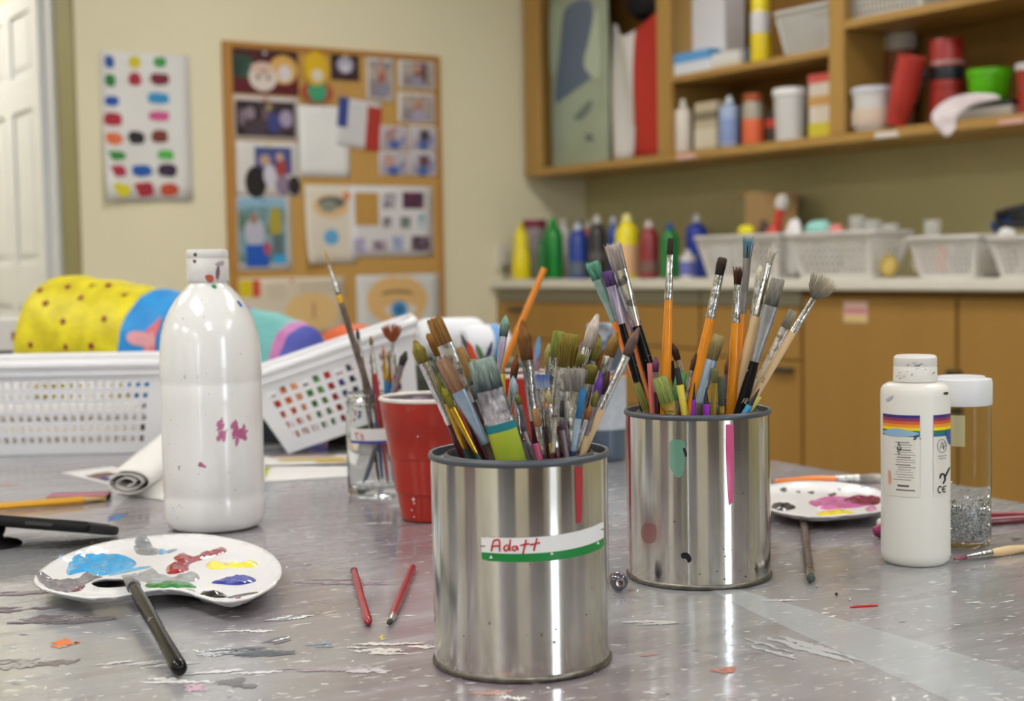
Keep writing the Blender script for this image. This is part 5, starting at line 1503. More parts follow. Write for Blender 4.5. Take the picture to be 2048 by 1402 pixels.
# glass jar
gc = T(753, 988)
GLASS = bpy.data.materials.new('clear_glass')
GLASS.use_nodes = True
q = GLASS.node_tree.nodes['Principled BSDF']
q.inputs['Base Color'].default_value = (.96, .98, .97, 1)
q.inputs['Roughness'].default_value = .02
q.inputs['Transmission Weight'].default_value = 1
q.inputs['IOR'].default_value = 1.3
jar = thing('glass_jar', 'clear glass jar of thin brushes with a blue-edged label', 'jar', (gc.x, gc.y, .0004))
JR, JH = .0305, .109
MB().lathe([(0, .004), (JR * .7, .004), (JR * .86, 0), (JR * .98, .003), (JR, .01), (JR, JH * .74), (JR * .96, JH * .8), (JR * .93, JH * .84), (JR * .92, JH * .87), (JR * .97, JH * .875), (JR * .97, JH * .9), (JR * .92, JH * .91), (JR * .92, JH * .95), (JR * .97, JH * .96), (JR * .97, JH * .985), (JR * .92, JH), (JR * .88, JH * .985), (JR * .88, JH * .84), (JR * .92, JH * .78), (JR * .955, JH * .72), (JR * .955, .012), (JR * .9, .008), (0, .0075)], 48).build('glass', GLASS, jar, smooth=50)
HOLD['jar'] = (gc, JR * .87, JH, JR * .94, .009)
JL = JR + .0004
def jp(x, y):
    a, z = cyl(x, y, gc, JL)
    return a, z
mb = MB()
a0, zt_ = jp(701, 857)
a1, zb_ = jp(775, 887)
for nm, za, zb2, c, e_ in (('paper_label', zb_ + .003, zt_, 'dddada', 0), ('blue_edge', zb_, zb_ + .0028, '2a3f9a', .00005)):
    mb = MB()
    lattice(mb, lambda u, v: cp(a0 + (a1 - a0) * u, za + (zb2 - za) * v, JL + e_), [i / 14 for i in range(15)], [0, 1], lambda i, j: False)
    mb.build(nm, mat(c, .5), jar, smooth=80)
handwriting([[(713, 866), (713, 876), (716, 879)], [(709, 868), (718, 867)], [(727, 871), (722, 870), (722, 874), (727, 876), (726, 880), (721, 880)]], lambda x, y: cp(*cyl(x, y, gc, JL + .0002), JL + .0002), mat('b83038', .5), jar, .0005)
G6 = 'thin brushes in the glass jar'
for a in [
    ('long thin brush with a fine pointed tip rising high from the jar', (648, 498), 742, -.1, 7, 34, 56, 'a88a5a', 'c8a468', 'round', 'umber', 'bright', 11, 'd8a82c'),
    ('dark-haired thin brush with white ferrule near the tall pointed one', (714, 657), 735, .2, 9, 22, 48, '3a3a3a', '5a5a5a', 'round', 'umber', 'bright', 10, None),
    ('slim brush with a white ferrule and red handle', (741, 672), 757, -.3, 9, 18, 58, '7a5a3a', '8a6a44', 'round', 'red', 'bright', 10, None),
    ('orange-tipped thin brush with gold ferrule and blue handle', (766, 692), 776, .0, 8, 26, 42, '9a6a4a', 'd08a6a', 'round', 'blue', 'gold', 9, None),
    ('second gold-ferruled brush with blue handle, just right of the orange-tipped one', (777, 702), 784, .3, 8, 22, 42, '8a6a3a', 'b08a54', 'round', 'blue', 'gold', 9, None),
    ('rust-coloured fan brush with long silver ferrule', (783, 648), 797, .2, 10, 36, 66, '8a4a2a', 'a85c34', 'fan', 'red', 'silver', 9, None),
    ('black-haired brush leaning right with a grey handle', (812, 702), 788, -.2, 17, 30, 34, '1e1a18', '3a2e28', 'round', 'grey', 'dull', 10, None),
    ('gold-ferruled brush with a bright blue neck over the red cup', (811, 716), 798, .4, 8, 18, 34, '6a5a3a', '9a8450', 'round', 'blue', 'gold', 9, None),
    ('gold-ferruled brush with blue handle at the jar middle', (742, 700), 752, .5, 8, 26, 42, '7a5a34', 'a8824c', 'round', 'blue', 'gold', 9, None),
]:
    inbrush('jar', a[0], a[1], a[2], a[3], a[4], a[5], a[6], a[7], a[8], a[9], a[10], a[11], a[12], 0.0, group=G6, ring=a[13])

# ------------------------------------------------------------------ bottles on the table
WP = mat('e6e5e4', .2, sss=.2, coat=.5, var=.7, c2='c6c3c1', vs=16, st=(1, 1, .5), lo=.5, hi=.75)
c = T(431, 1053)
k = c.y / F * 1.012
wbt = thing('squeeze_bottle', 'large white squeeze bottle with pink smears and a splattered cap', 'bottle', (c.x, c.y, .0004))
def pz(y): return max(0, (1053 - y)) * k
pr = [(0, .002), (60, .002), (80, 0), (92, .003), (98.5, .010)]
pr = [(r_ * k if i > 0 else 0, z) for i, (r_, z) in enumerate(pr)]
for hw_, y in ((99, 1010), (99, 992), (97.6, 986), (99, 980), (99, 900), (99, 800), (99.5, 768), (98, 763), (99.3, 758), (99, 725), (97.5, 695), (94, 668), (88, 645), (79, 624), (66, 602), (54, 588), (45, 578), (39, 573), (37, 566), (36, 560), (0, 560)):
    pr.append((hw_ * k, pz(y)))
MB().lathe(pr, 72).build('body', WP, wbt, smooth=45)
cpp = [(0, pz(566)), (39.5 * k, pz(566)), (41.5 * k, pz(563)), (41 * k, pz(523)), (40 * k, pz(521)), (40 * k, pz(519)), (41 * k, pz(517)), (40.5 * k, pz(506)), (38 * k, pz(503)), (0, pz(503))]
MB().lathe(cpp, 48).build('cap', mat('e0dedc', .45, var=.5, c2='c4bfbc', vs=60), wbt, smooth=40)
def smudge(par, cc, R_, pts, c_, name='paint_smudge', rough=.45, alpha=1.0, lift=.0004, step=.003, Rf=None):
    q = []
    for x, y in pts:
        a, z = cyl(x, y, cc, R_ + lift)
        q.append(V((a * R_, z, 0)))
    q = [p.to_2d() for p in curve(q, 4)]
    vs_, fs_ = fill2d(q, (), step)
    return MB().add([cp(p.x / R_, p.y, (Rf(p.y) if Rf else R_) + lift) for p in vs_], fs_).build(name, mat(c_, rough, alpha=alpha), par, smooth=80)
RB = 99 * k
def streaks(par, cc, R_, x0, x1, y0, y1, n, c_, ln=9, wd=3, slope=.6):
    mb = MB()
    for i in range(n):
        x, y = rnd.uniform(x0, x1), rnd.uniform(y0, y1)
        l_, w8 = ln * rnd.uniform(.4, 1.2), wd * rnd.uniform(.4, 1.2)
        an = slope + rnd.uniform(-.5, .5)
        ps = []
        for q_ in range(10):
            u_ = 2 * PI * q_ / 10
            ex, ey = l_ * math.cos(u_) * rnd.uniform(.6, 1.1), w8 * math.sin(u_) * rnd.uniform(.5, 1.2)
            a, z = cyl(x + ex * math.cos(an) + ey * math.sin(an), y - ex * math.sin(an) + ey * math.cos(an), cc, R_)
            ps.append(cp(a, z, R_ + .0003 + .00002 * i))
        mb.add(ps, [tuple(range(10))])
    return mb.build('paint_smudge', mat(c_, .4, alpha=.6), par)
streaks(wbt, c, RB, 434, 452, 842, 880, 22, 'd07aa2', 9, 5, 1.0)
streaks(wbt, c, RB, 466, 490, 848, 884, 30, 'cc6c9c', 10, 5, 1.1)
streaks(wbt, c, RB, 398, 412, 924, 935, 10, 'c66a92', 5, 4, .6)
streaks(wbt, c, RB, 336, 510, 590, 1040, 26, '8a888c', 2.2, 1.0, .8)
streaks(wbt, c, RB, 356, 364, 934, 944, 2, '3c3c44', 4, 3, 1.2)
streaks(wbt, c, RB, 344, 366, 1014, 1024, 3, '4a5a8a', 2.5, 1.5, .3)
streaks(wbt, c, RB, 358, 398, 745, 760, 4, '55555a', 5, 1.0, 1.3)
RC = 41 * k
for pts, c_ in (([(410, 553), (420, 550), (428, 556), (424, 566), (414, 563)], 'b4523c'), ([(432, 542), (437, 530), (440, 545), (436, 560), (432, 556)], '7a5a6a'), ([(387, 508), (393, 507), (393, 513), (388, 513)], '2c2a30'), ([(386, 521), (392, 521), (391, 527), (387, 526)], '6a2c3a'), ([(430, 528), (446, 522), (448, 530), (436, 534)], 'a8a0a4')):
    smudge(wbt, c, RC, pts, c_, step=.0015)
def prf(z):
    for (r0, z0), (r1, z1) in zip(pr, pr[1:]):
        if z0 <= z <= z1 and z1 > z0: return r0 + (r1 - r0) * (z - z0) / (z1 - z0)
    return RB
smudge(wbt, c, 52 * k, [(425, 572), (435, 570), (436, 577), (428, 578)], '1f8a4a', step=.0015, Rf=prf)
smudge(wbt, c, 80 * k, [(484, 603), (489, 603), (491, 612), (486, 614)], '2a5ab8', step=.0015, Rf=prf)

def round_bottle(label, px, py, toppy, hwpx, capw, liquid, lid, name='paint_bottle', k2=1.0):
    c = T(px, py)
    k = c.y / F * 1.01 * k2
    t = thing(name, label, 'bottle', (c.x, c.y, .0004))
    H = (py - toppy) * k
    r = hwpx * k
    hb = H * .868
    MB().lathe([(0, .002), (r * .7, .002), (r * .86, 0), (r * .97, .003), (r, .008), (r * .99, hb * .5), (r * 1.0, hb * .93), (r * .99, hb * .965), (r * .93, hb * .985), (r * .8, hb), (capw * k * .9, hb + .001), (0, hb + .001)], 64).build('body', liquid, t, smooth=45)
    cw = capw * k
    cap = MB().lathe([(0, hb + .0012), (cw * 1.0, hb + .0012), (cw * 1.02, hb + .002), (cw * 1.0, H * .945), (cw * .985, H * .947), (cw * .985, H * .951), (cw, H * .953), (cw * .99, H * .99), (cw * .9, H), (0, H)], 48).build('cap', lid, t, smooth=40)
    return t, c, k, r, H
rbt, c, k, r, H = round_bottle('white bottle with rainbow-striped labels beside the glitter jar', 1831, 1123, 710, 67.5, 42, mat('e4e2dc', .32, sss=.1, var=.2, c2='d8d5cd', vs=12), mat('dfdcd8', .4, var=.5, c2='b9b4b0', vs=90, lo=.6, hi=.75))
LR = r + .0003
def band(par, x0, x1, y0, y1, c_, name, cc, R_, lift=0.0, rough=.4):
    ym = (y0 + y1) / 2
    xc = 1831
    aa, ab = cyl(x0, ym, cc, R_)[0], cyl(x1, ym, cc, R_)[0]
    za, zb2 = cyl(xc, y1, cc, R_)[1], cyl(xc, y0, cc, R_)[1]
    mb = MB()
    lattice(mb, lambda u, v: cp(aa + (ab - aa) * u, za + (zb2 - za) * v, R_ + lift), [i / 10 for i in range(11)], [0, 1], lambda i, j: False)
    return mb.build(name, mat(c_, rough), par, smooth=80)
for x0, x1 in ((1766, 1840), (1867, 1901)):
    lab = band(rbt, x0, x1, 838, 996, 'dedad2', 'paper_label', c, LR)
    for q, c_ in enumerate(('3a2f7a', '8a3a5a', 'd05a3a', 'e8952c', 'f0d22c', '2a7a4a', '2c6a9a')):
        band(lab, x0, x1, 832 + q * 6.2, 832 + (q + 1) * 6.2, c_, 'rainbow_stripe', c, LR, .00012)
    if x0 < 1800:
        for y in range(886, 962, 5):
            band(lab, 1790 + rnd.uniform(-3, 6), 1832 - rnd.uniform(0, 14), y, y + rnd.choice([1, 1.6, 2]), rnd.choice(['8a8a88', '9a9a96', '6a6a6e']), 'print_line', c, LR, .00012)
        band(lab, 1795, 1818, 972, 976, '55555a', 'print_line', c, LR, .00012)
        band(lab, 1792, 1830, 981, 984, '77777a', 'print_line', c, LR, .00012)
        streaks(lab, c, LR, 1792, 1803, 884, 912, 12, '2a2628', 4, 2, 1.2)
        streaks(lab, c, LR, 1829, 1841, 873, 879, 6, '2e2a30', 4, 2, .2)
        smudge(lab, c, LR, [(1776, 945), (1780, 942), (1782, 965), (1777, 968)], 'dca284', step=.0015)
        smudge(lab, c, LR, [(1766, 864), (1790, 858), (1815, 862), (1838, 868), (1820, 874), (1780, 873)], '8fb4d0', step=.003)
    else:
        smudge(lab, c, LR, [(1892, 866), (1900, 862), (1901, 890), (1896, 884)], '2a56a8', step=.002)
        ring_ = [(1884 + 9 * math.cos(q * PI / 8), 893 + 13 * math.sin(q * PI / 8)) for q in range(17)]
        w8 = lambda x, y: cp(*cyl(x, y, c, LR + .0002), LR + .0002)
        INK = mat('6a6a70', .5)
        handwriting([ring_, [(1880, 900), (1884, 885), (1887, 900)], [(1881, 895), (1887, 895)], [(1888, 900), (1888, 887), (1892, 888), (1891, 893), (1888, 894)]], w8, INK, lab, .00022, 'round_mark')
        handwriting([[(1883, 975), (1879, 974), (1876, 980), (1878, 986), (1882, 986)], [(1892, 973), (1887, 975), (1885, 980), (1887, 985), (1891, 984)], [(1886, 980), (1890, 979)]], w8, mat('2a2a2e', .5), lab, .0005, 'ce_mark')
        handwriting([[(1880, 958), (1882, 950), (1888, 950), (1890, 960), (1886, 968)], [(1890, 955), (1895, 944), (1899, 936)]], w8, mat('1e1c22', .5), lab, .0008, 'pen_mark')
        band(lab, 1876, 1893, 914, 916, '9a9a9c', 'print_line', c, LR, .00012)
        band(lab, 1878, 1892, 919, 921, '9a9a9c', 'print_line', c, LR, .00012)
streaks(rbt, c, 42 * k, 1816, 1842, 725, 733, 6, '77737a', 6, 1.6, 0.0)
streaks(rbt, c, 42 * k, 1796, 1870, 738, 758, 14, '9a9698', 4, 1.2, .2)
smudge(rbt, c, r, [(1772, 800), (1784, 792), (1786, 796), (1775, 804)], 'b0b2c4', step=.002)
smudge(rbt, c, r, [(1888, 786), (1896, 785), (1896, 790), (1889, 790)], '3a383c', step=.0015)
# slate-blue bottle of the same kind behind the tins
dbt, c2b, k2b, r2b, H2b = round_bottle('slate-blue paint bottle with a white label, standing behind and between the tins', 1207, 920, 648, 46, 30, mat('4c5a6c', .35, coat=.3), mat('5a6270', .4, var=.7, c2='c8ccd4', vs=70))
lb = MB().lathe([(r2b + .0003, H2b * .235), (r2b + .0007, H2b * .236), (r2b + .0007, H2b * .66), (r2b + .0003, H2b * .661)], 48).build('paper_label', mat('b9bec6', .5, var=.5, c2='8f98a6', vs=60), dbt, smooth=40)
for q, c_ in enumerate(('5a3a7a', 'c85a3a', 'e0b83a')):
    MB().lathe([(r2b + .0008, H2b * (.65 - .012 * q)), (r2b + .001, H2b * (.65 - .012 * q))][::-1] + [(r2b + .001, H2b * (.638 - .012 * q))], 48).build('rainbow_stripe', mat(c_, .4), lb, smooth=40)
# glitter jar
c = T(1922, 1088)
k = c.y / F * 1.01
gj = thing('glitter_jar', 'clear plastic jar with a white screw lid, part filled with silver glitter', 'jar', (c.x, c.y, .0004))
r, H = 58 * k, (1088 - 752) * k
CLR = mat('f4f6f4', .04, trans=1.0, ior=1.12)
hb = H * .84
MB().lathe([(0, .003), (r * .8, .003), (r * .92, 0), (r * .99, .003), (r, .008), (r, hb * .96), (r * .95, hb * .99), (r * .93, hb), (r * .9, hb), (r * .965, hb * .96), (r * .965, .009), (r * .9, .005), (0, .005)], 56).build('wall', CLR, gj, smooth=45)
MB().lathe([(0, hb + .0005), (r * 1.0, hb - .001), (r * 1.03, hb), (r * 1.03, H * .965), (r * 1.0, H * .985), (r * .8, H * .99), (r * .78, H), (0, H)], 56).build('lid', mat('dfe0e4', .35), gj, smooth=40)
gh = (1090 - 1008) * k
GLI = mat('a9a8ac', .4, .5, var=1, c2='e9e8ec', vs=700, lo=.45, hi=.6)
MB().lathe([(0, .0055), (r * .88, .0055), (r * .955, .0095), (r * .955, gh * .95), (r * .5, gh * 1.04), (0, gh)], 48).build('glitter', GLI, gj, smooth=50)
mb = MB()
for i in range(1800):
    a = rnd.uniform(PI, 2 * PI)
    z = .008 + rnd.random() * gh * .95
    if i % 12 == 0: z = gh + abs(rnd.gauss(0, .008))
    p = cp(a, z, r * .957)
    sz = rnd.uniform(.0003, .0007)
    x = V((rnd.gauss(0, 1), rnd.gauss(0, 1), rnd.gauss(0, 1))).normalized()
    y = x.orthogonal().normalized()
    mb.add([p - x * sz - y * sz, p + x * sz - y * sz, p + x * sz + y * sz, p - x * sz + y * sz], [(0, 1, 2, 3)], i % 3)
tag(mb.build('glitter_flakes', [mat('f2f2f4', .15, 1), mat('b8b8bc', .2, 1), mat('6e6e72', .25, 1)], gj), kind='stuff')
mb = MB()
a0, a1 = cyl(1902, 870, c, r)[0], cyl(1930, 870, c, r)[0]
z0, z1 = cyl(1925, 894, c, r)[1], cyl(1925, 832, c, r)[1]
lattice(mb, lambda u, v: cp(a0 + (a1 - a0) * u, z0 + (z1 - z0) * v, r + .0003), [i / 6 for i in range(7)], [0, 1], lambda i, j: False)
mb.build('paper_label', mat('cfcfa8', .5, alpha=.55), gj, smooth=80)

# ------------------------------------------------------------------ palettes
def palette(label, outl, hole, zf, zl, wells, lip=.012):
    pts = [T(x, y, zl) for x, y in outl]
    ctr = sum(pts, V()) / len(pts)
    ctr.z = 0
    t = thing('paint_palette', label, 'palette', (ctr.x, ctr.y, .0004))
    o = [p - ctr for p in curve(pts, 6)]
    o2 = [V((p.x, p.y)) for p in o]
    hs = [[(T(x, y, zf + .002) - ctr).to_2d() for x, y in hole]] if hole else []
    if hs: hs = [[p.to_2d() for p in curve([V((q.x, q.y, 0)) for q in hs[0]], 4)]]
    vs_, fs_ = fill2d(o2, hs, .0045)
    def zz(p):
        d = edist(p, o2)
        u = min(1, d / lip)
        z = zl - (zl - zf) * (u * u * (3 - 2 * u)) + .0012 * math.exp(-((d - lip * .28) / .0018) ** 2)
        for h_ in hs:
            dh = edist(p, h_)
            z += .003 * math.exp(-(dh / .004) ** 2)
        for wx, wy, wr in W_:
            z -= .0016 * max(0, 1 - ((p.x - wx) ** 2 + (p.y - wy) ** 2) / wr ** 2)
        return z
    W_ = []
    for x, y, wr in wells:
        p = T(x, y, zf) - ctr
        W_.append((p.x, p.y, wr))
    MB().add([V((p.x, p.y, zz(p))) for p in vs_], fs_).build('tray', mat('e2e1e2', .28, coat=.3), t, smooth=60, solid=.0015)
    for wx, wy, wr in W_:
        MB().lathe([(0, 0), (wr * .5, 0), (wr * .85, (zf - .002) * .6), (wr, zf - .003), (0, zf - .003)], 20, c=(wx, wy, 0)).build('well', mat('e2e1e2', .28, coat=.3), t, smooth=60)
    return t, ctr, zz
def blob(par, ctr, zz, pts, c_, hgt=.0022, c2=None, step=.0028, name='paint_blob', var=.6):
    z = .011
    q = [(T(x, y, z) - ctr).to_2d() for x, y in pts]
    q = [p.to_2d() for p in curve([V((p.x, p.y, 0)) for p in q], 5)]
    vs_, fs_ = fill2d(q, (), step)
    out = []
    for p in vs_:
        d = min(1, edist(p, q) / (step * 1.8))
        n_ = .55 + .9 * noise.noise(V((p.x * 140, p.y * 260, len(pts))))
        out.append(V((p.x, p.y, zz(p) + .0001 + hgt * math.sqrt(d) * max(.12, n_))))
    return MB().add(out, fs_).build(name, mat(c_, .2, coat=.6, var=var, c2=c2, vs=120), par, smooth=80)
def cr(pts): return [(x / 2.586, 860 + y / 2.586) for x, y in pts]
OUT = cr([(176, 775), (215, 722), (330, 652), (500, 592), (700, 558), (900, 540), (1060, 541), (1250, 575), (1370, 620), (1440, 680), (1456, 740), (1420, 800), (1340, 850), (1230, 882), (1130, 884), (1040, 862), (960, 836), (880, 822), (790, 826), (690, 846), (560, 864), (420, 862), (290, 840), (210, 815)])
HOL = cr([(470, 800), (500, 780), (560, 771), (640, 774), (682, 794), (660, 815), (590, 824), (510, 822)])
pal, pc, pz_ = palette('white oval paint palette with wet blue, red, yellow and green paint', OUT, HOL, .0085, .0145,
                       [(x / 2.586, 860 + y / 2.586, wr) for x, y, wr in ((520, 690, .017), (780, 605, .013), (980, 650, .013), (1200, 690, .014), (1200, 770, .014), (1090, 830, .012), (400, 765, .012), (870, 780, .011))])
for pts, c_, hg, c2 in [
    ([(352, 690), (420, 650), (540, 634), (640, 640), (702, 668), (690, 695), (620, 715), (520, 740), (440, 720), (352, 735)], '2e9cdc', .0035, '57b8ea'),
    ([(620, 712), (700, 698), (775, 690), (770, 700), (690, 716), (560, 742)], '5ab0e0', .001, '8cc8ea'),
    ([(695, 590), (740, 565), (800, 590), (830, 610), (800, 634), (720, 632), (696, 612)], '8d9096', .0026, '6e7076'),
    ([(815, 596), (850, 605), (858, 624), (820, 630)], '4a9cd8', .002, '7ab8e2'),
    ([(860, 612), (910, 600), (915, 608), (870, 626)], '4a7a9c', .001, '9ab8c8'),
    ([(900, 642), (950, 622), (1010, 640), (1090, 612), (1150, 598), (1172, 606), (1160, 622), (1080, 650), (1000, 672), (975, 690), (968, 716), (870, 732), (866, 690), (930, 668), (905, 660)], '8e1a24', .0032, 'b03a40'),
    ([(1030, 628), (1066, 612), (1072, 622), (1040, 640)], '8a8a90', .0015, '6a6a70'),
    ([(1064, 684), (1110, 674), (1200, 668), (1310, 668), (1332, 680), (1320, 696), (1200, 700), (1110, 708), (1076, 700)], 'f0e030', .003, 'f6ee7a'),
    ([(1092, 776), (1150, 750), (1220, 736), (1290, 742), (1325, 764), (1290, 780), (1220, 788), (1150, 784)], '1f2e98', .003, '4a5ac0'),
    ([(1036, 836), (1070, 814), (1120, 812), (1165, 838), (1176, 850), (1110, 852)], '121216', .003, '2e2e34'),
    ([(1180, 848), (1250, 832), (1325, 822), (1328, 830), (1250, 845), (1190, 856)], '3a3a3e', .0012, '6a6a6c'),
    ([(1216, 848), (1240, 842), (1244, 854), (1224, 860)], '8a2a3a', .0015, 'a84a54'),
    ([(640, 755), (690, 735), (740, 722), (790, 702), (830, 735), (900, 745), (990, 720), (1024, 735), (1028, 760), (960, 776), (860, 780), (780, 790), (740, 770), (660, 772)], '94969a', .0032, 'b8babd'),
    ([(752, 786), (830, 778), (900, 770), (970, 776), (1010, 792), (1010, 804), (950, 800), (880, 806), (800, 802), (760, 800)], '1f7a34', .003, '5aa05a'),
    ([(920, 812), (990, 808), (1010, 822), (960, 838), (925, 830)], 'c0c3c4', .001, '9aa09c'),
    ([(190, 770), (240, 758), (330, 765), (400, 745), (450, 724), (500, 742), (536, 752), (500, 775), (430, 795), (380, 820), (310, 828), (240, 812), (200, 795)], '77727c', .0028, 'a09aa2'),
    ([(345, 790), (400, 782), (440, 796), (420, 816), (360, 822)], '6a3a4a', .0022, '8d5a6a'),
    ([(262, 766), (310, 760), (325, 772), (280, 778)], '54384e', .0022, '77586e'),
    ([(300, 670), (325, 660), (330, 672), (306, 684)], '5aa4d4', .0012, '8cc4e4')]:
    blob(pal, pc, pz_, cr(pts), c_, hg, c2)
# black brush resting on the palette
brush3d('black-handled brush with grey paint on its hair, resting on the palette rim', T(361, 1341, .0062), T(254, 1150, .0165), .0092, .014, .024, '8a8a8c', 'aeb0b2', 'flat', 'black', 'grey', .0102, hprof='bulb')
# palette behind the second tin
OUT2 = [(1510, 985), (1530, 972), (1600, 963), (1690, 966), (1752, 978), (1785, 995), (1788, 1012), (1750, 1024), (1690, 1030), (1630, 1033), (1570, 1026), (1520, 1010)]
pal2, pc2, pz2 = palette('white paint palette with pink, black and yellow paint, behind the loose grey brush', OUT2, None, .008, .0135, [(1570, 1005, .015), (1660, 1000, .018), (1730, 1000, .014), (1650, 1020, .012)])
for pts, c_, hg, c2 in [
    ([(1618, 998), (1650, 988), (1700, 990), (1730, 994), (1745, 1002), (1710, 1010), (1660, 1012), (1630, 1008)], 'c85a9c', .002, 'dc8abc'),
    ([(1680, 996), (1720, 986), (1758, 992), (1756, 1003), (1715, 1006)], '6a1a34', .003, 'a04060'),
    ([(1632, 1022), (1668, 1013), (1706, 1018), (1690, 1025), (1650, 1028)], 'f0d822', .002, 'f4e66a'),
    ([(1543, 1006), (1555, 999), (1572, 1001), (1592, 1010), (1570, 1016), (1548, 1014)], '26282c', .0035, '4a4c50'),
    ([(1730, 1012), (1746, 1006), (1754, 1014), (1740, 1020)], 'd486b4', .0015, 'e4a8cc'),
    ([(1560, 975), (1572, 973), (1574, 978), (1564, 979)], '3a4450', .001, '5a6470'), ([(1590, 978), (1600, 976), (1600, 981)], '3a4450', .001, None), ([(1614, 979), (1628, 977), (1626, 983)], '2e3640', .001, None),
    ([(1656, 983), (1670, 980), (1672, 985), (1660, 987)], '2e3640', .001, None), ([(1674, 974), (1680, 972), (1682, 977)], '4a5460', .001, None)]:
    blob(pal2, pc2, pz2, pts, c_, hg, c2, .003)

# ------------------------------------------------------------------ loose brushes and bits on the table
brush3d('grey paint-crusted brush lying between the second tin and the rainbow-labelled bottle', T(1602, 1002, .0035), T(1622, 1158, .004),   .0072, .009, .022, '2e3634', '4a5450', 'mop', 'umber', 'bright', .0064, hprof='straight')
brush3d('short dark red brush lying on the table, pointing at the stickered tin', T(737, 1246, .0032), T(706, 1134, .003), .0022, .006, .010, '8a8684', 'a09a98', 'round', 'red', 'silver', .0060, hprof='bulb')
brush3d('red brush with a pale ferrule and dark point, lying beside the short dark red one', T(826, 1134, .003), T(778, 1248, .0032), .0042, .009, .016, '4a4a48', '2e2c2c', 'round', 'red', 'white', .0056, hprof='straight')
brush3d('bare wood brush with pink hair lying in front of the glitter jar', T(2075, 1092, .004), T(1908, 1118, .0035), .0052, .012, .028, '8a4a5c', 'a86a7a', 'flat', 'wood', 'bright', .0066, ft=.004)
brush3d('orange-handled brush lying behind the pink-stained palette', T(1548, 963, .004), T(1764, 956, .004), .012, .026, .026, '8f8a84', 'c4bcb0', 'mop', 'orangep', 'white', .0085)
stick3d('pencil', 'dark red pencil lying behind the glitter jar, nearer one', 'pencil', T(1960, 1044, .004), T(2080, 1036, .004), .0072, '6a1420', group='dark red pencils')
stick3d('pencil', 'thin dark red pencil lying behind the glitter jar, farther one', 'pencil', T(1965, 1030, .003), T(2080, 1028, .003), .0048, '8a2430', group='dark red pencils')
# magenta tube end beside the white bottle
t = thing('crayon', 'stub of magenta crayon half hidden by the rainbow-labelled bottle', 'crayon', T(1768, 1062, .006), Matrix((V((0, 0, 1)), V((0, 1, 0)), V((-1, 0, 0)))).transposed())
MB().lathe([(0, -.03), (.006, -.029), (.006, .004), (.0035, .009), (0, .0095)], 14).build('stick', mat('8a1c54', .4), t, smooth=40)
t = thing('crayon', 'white crayon stub lying just behind the magenta one', 'crayon', T(1770, 1046, .005), Matrix((V((0, 0, 1)), V((0, 1, 0)), V((-1, 0, 0)))).transposed())
MB().lathe([(0, -.03), (.0045, -.029), (.0045, .004), (.003, .007), (0, .0075)], 14).build('stick', mat('dcd8d6', .5), t, smooth=40)
# red rubber scrap
a_, b_ = T(1701, 1214, .0008), T(1755, 1210, .0008)
o = MB().tube(curve([a_, a_.lerp(b_, .3) + V((0, .0006, 0)), a_.lerp(b_, .6), b_], 4, False), .00085, 6).build('thread_scrap', mat('c03830', .5), smooth=60)
tag(o, 'thin red scrap lying on the table in front of the rainbow-labelled bottle', 'scrap')
# glass bead between the tins
c = T(1237, 1182)
t = thing('glass_bead', 'dark shiny barrel-shaped bead lying between the two tins', 'bead', (c.x, c.y, .0075), Matrix.Rotation(PI / 2, 3, 'X') @ Matrix.Rotation(.15, 3, 'Y'))
MB().lathe([(.0018, -.0065), (.0046, -.0062), (.0066, -.004), (.0071, 0), (.0066, .004), (.0046, .0062), (.0018, .0065), (.0018, -.0065)], 28).build('bead', mat('57525c', .08, .3, coat=1.0), t, smooth=70)
MB().lathe([(.0019, .0066), (.0032, .0068), (.0034, .0064), (.0019, .0064)], 20).build('ring', mat('a8a4aa', .2, .8), t, smooth=60)
# silver crumbs near the bead, bits on the right
mb = MB()
for i in range(40):
    x, y = rnd.gauss(1262, 14), rnd.gauss(1192, 7)
    p = T(x, y, .0004)
    s_ = rnd.uniform(.0004, .001)
    mb.box(p, (s_, s_, s_ * .6), 0, Matrix.Rotation(rnd.uniform(0, 3), 3, 'Z'))
tag(tag(mb.build('glitter_crumbs', mat('c8c8cc', .2, .9)), 'scattered silver glitter crumbs beside the bead', 'glitter'), kind='stuff')
for k_, (x, y, r_, c_) in enumerate(((1673, 1188, .0012, '2a2a2e'), (1634, 1172, .0011, '9a9a9a'), (1700, 1199, .001, 'c4c4c2'))):
    o = MB().lathe([(r_ * math.sin(PI * i / 6), -r_ * math.cos(PI * i / 6)) for i in range(7)], 10).build('tiny_bead', mat(c_, .25), smooth=60)
    o.location = T(x, y, r_ + .0003)
    tag(o, ['tiny black bead', 'tiny grey bead', 'tiny pale bead'][k_] + ' on the table near the loose grey brush', 'bead', 'tiny beads')

# ------------------------------------------------------------------ left side: phone, pencil, pastel, papers
ph = thing('phone', 'black phone propped face up on a small black stand', 'phone', T(42, 1046, .018), Matrix.Rotation(math.radians(-7), 3, 'Z') @ Matrix.Rotation(math.radians(4), 3, 'Y') @ Matrix.Rotation(math.radians(-13), 3, 'X'))
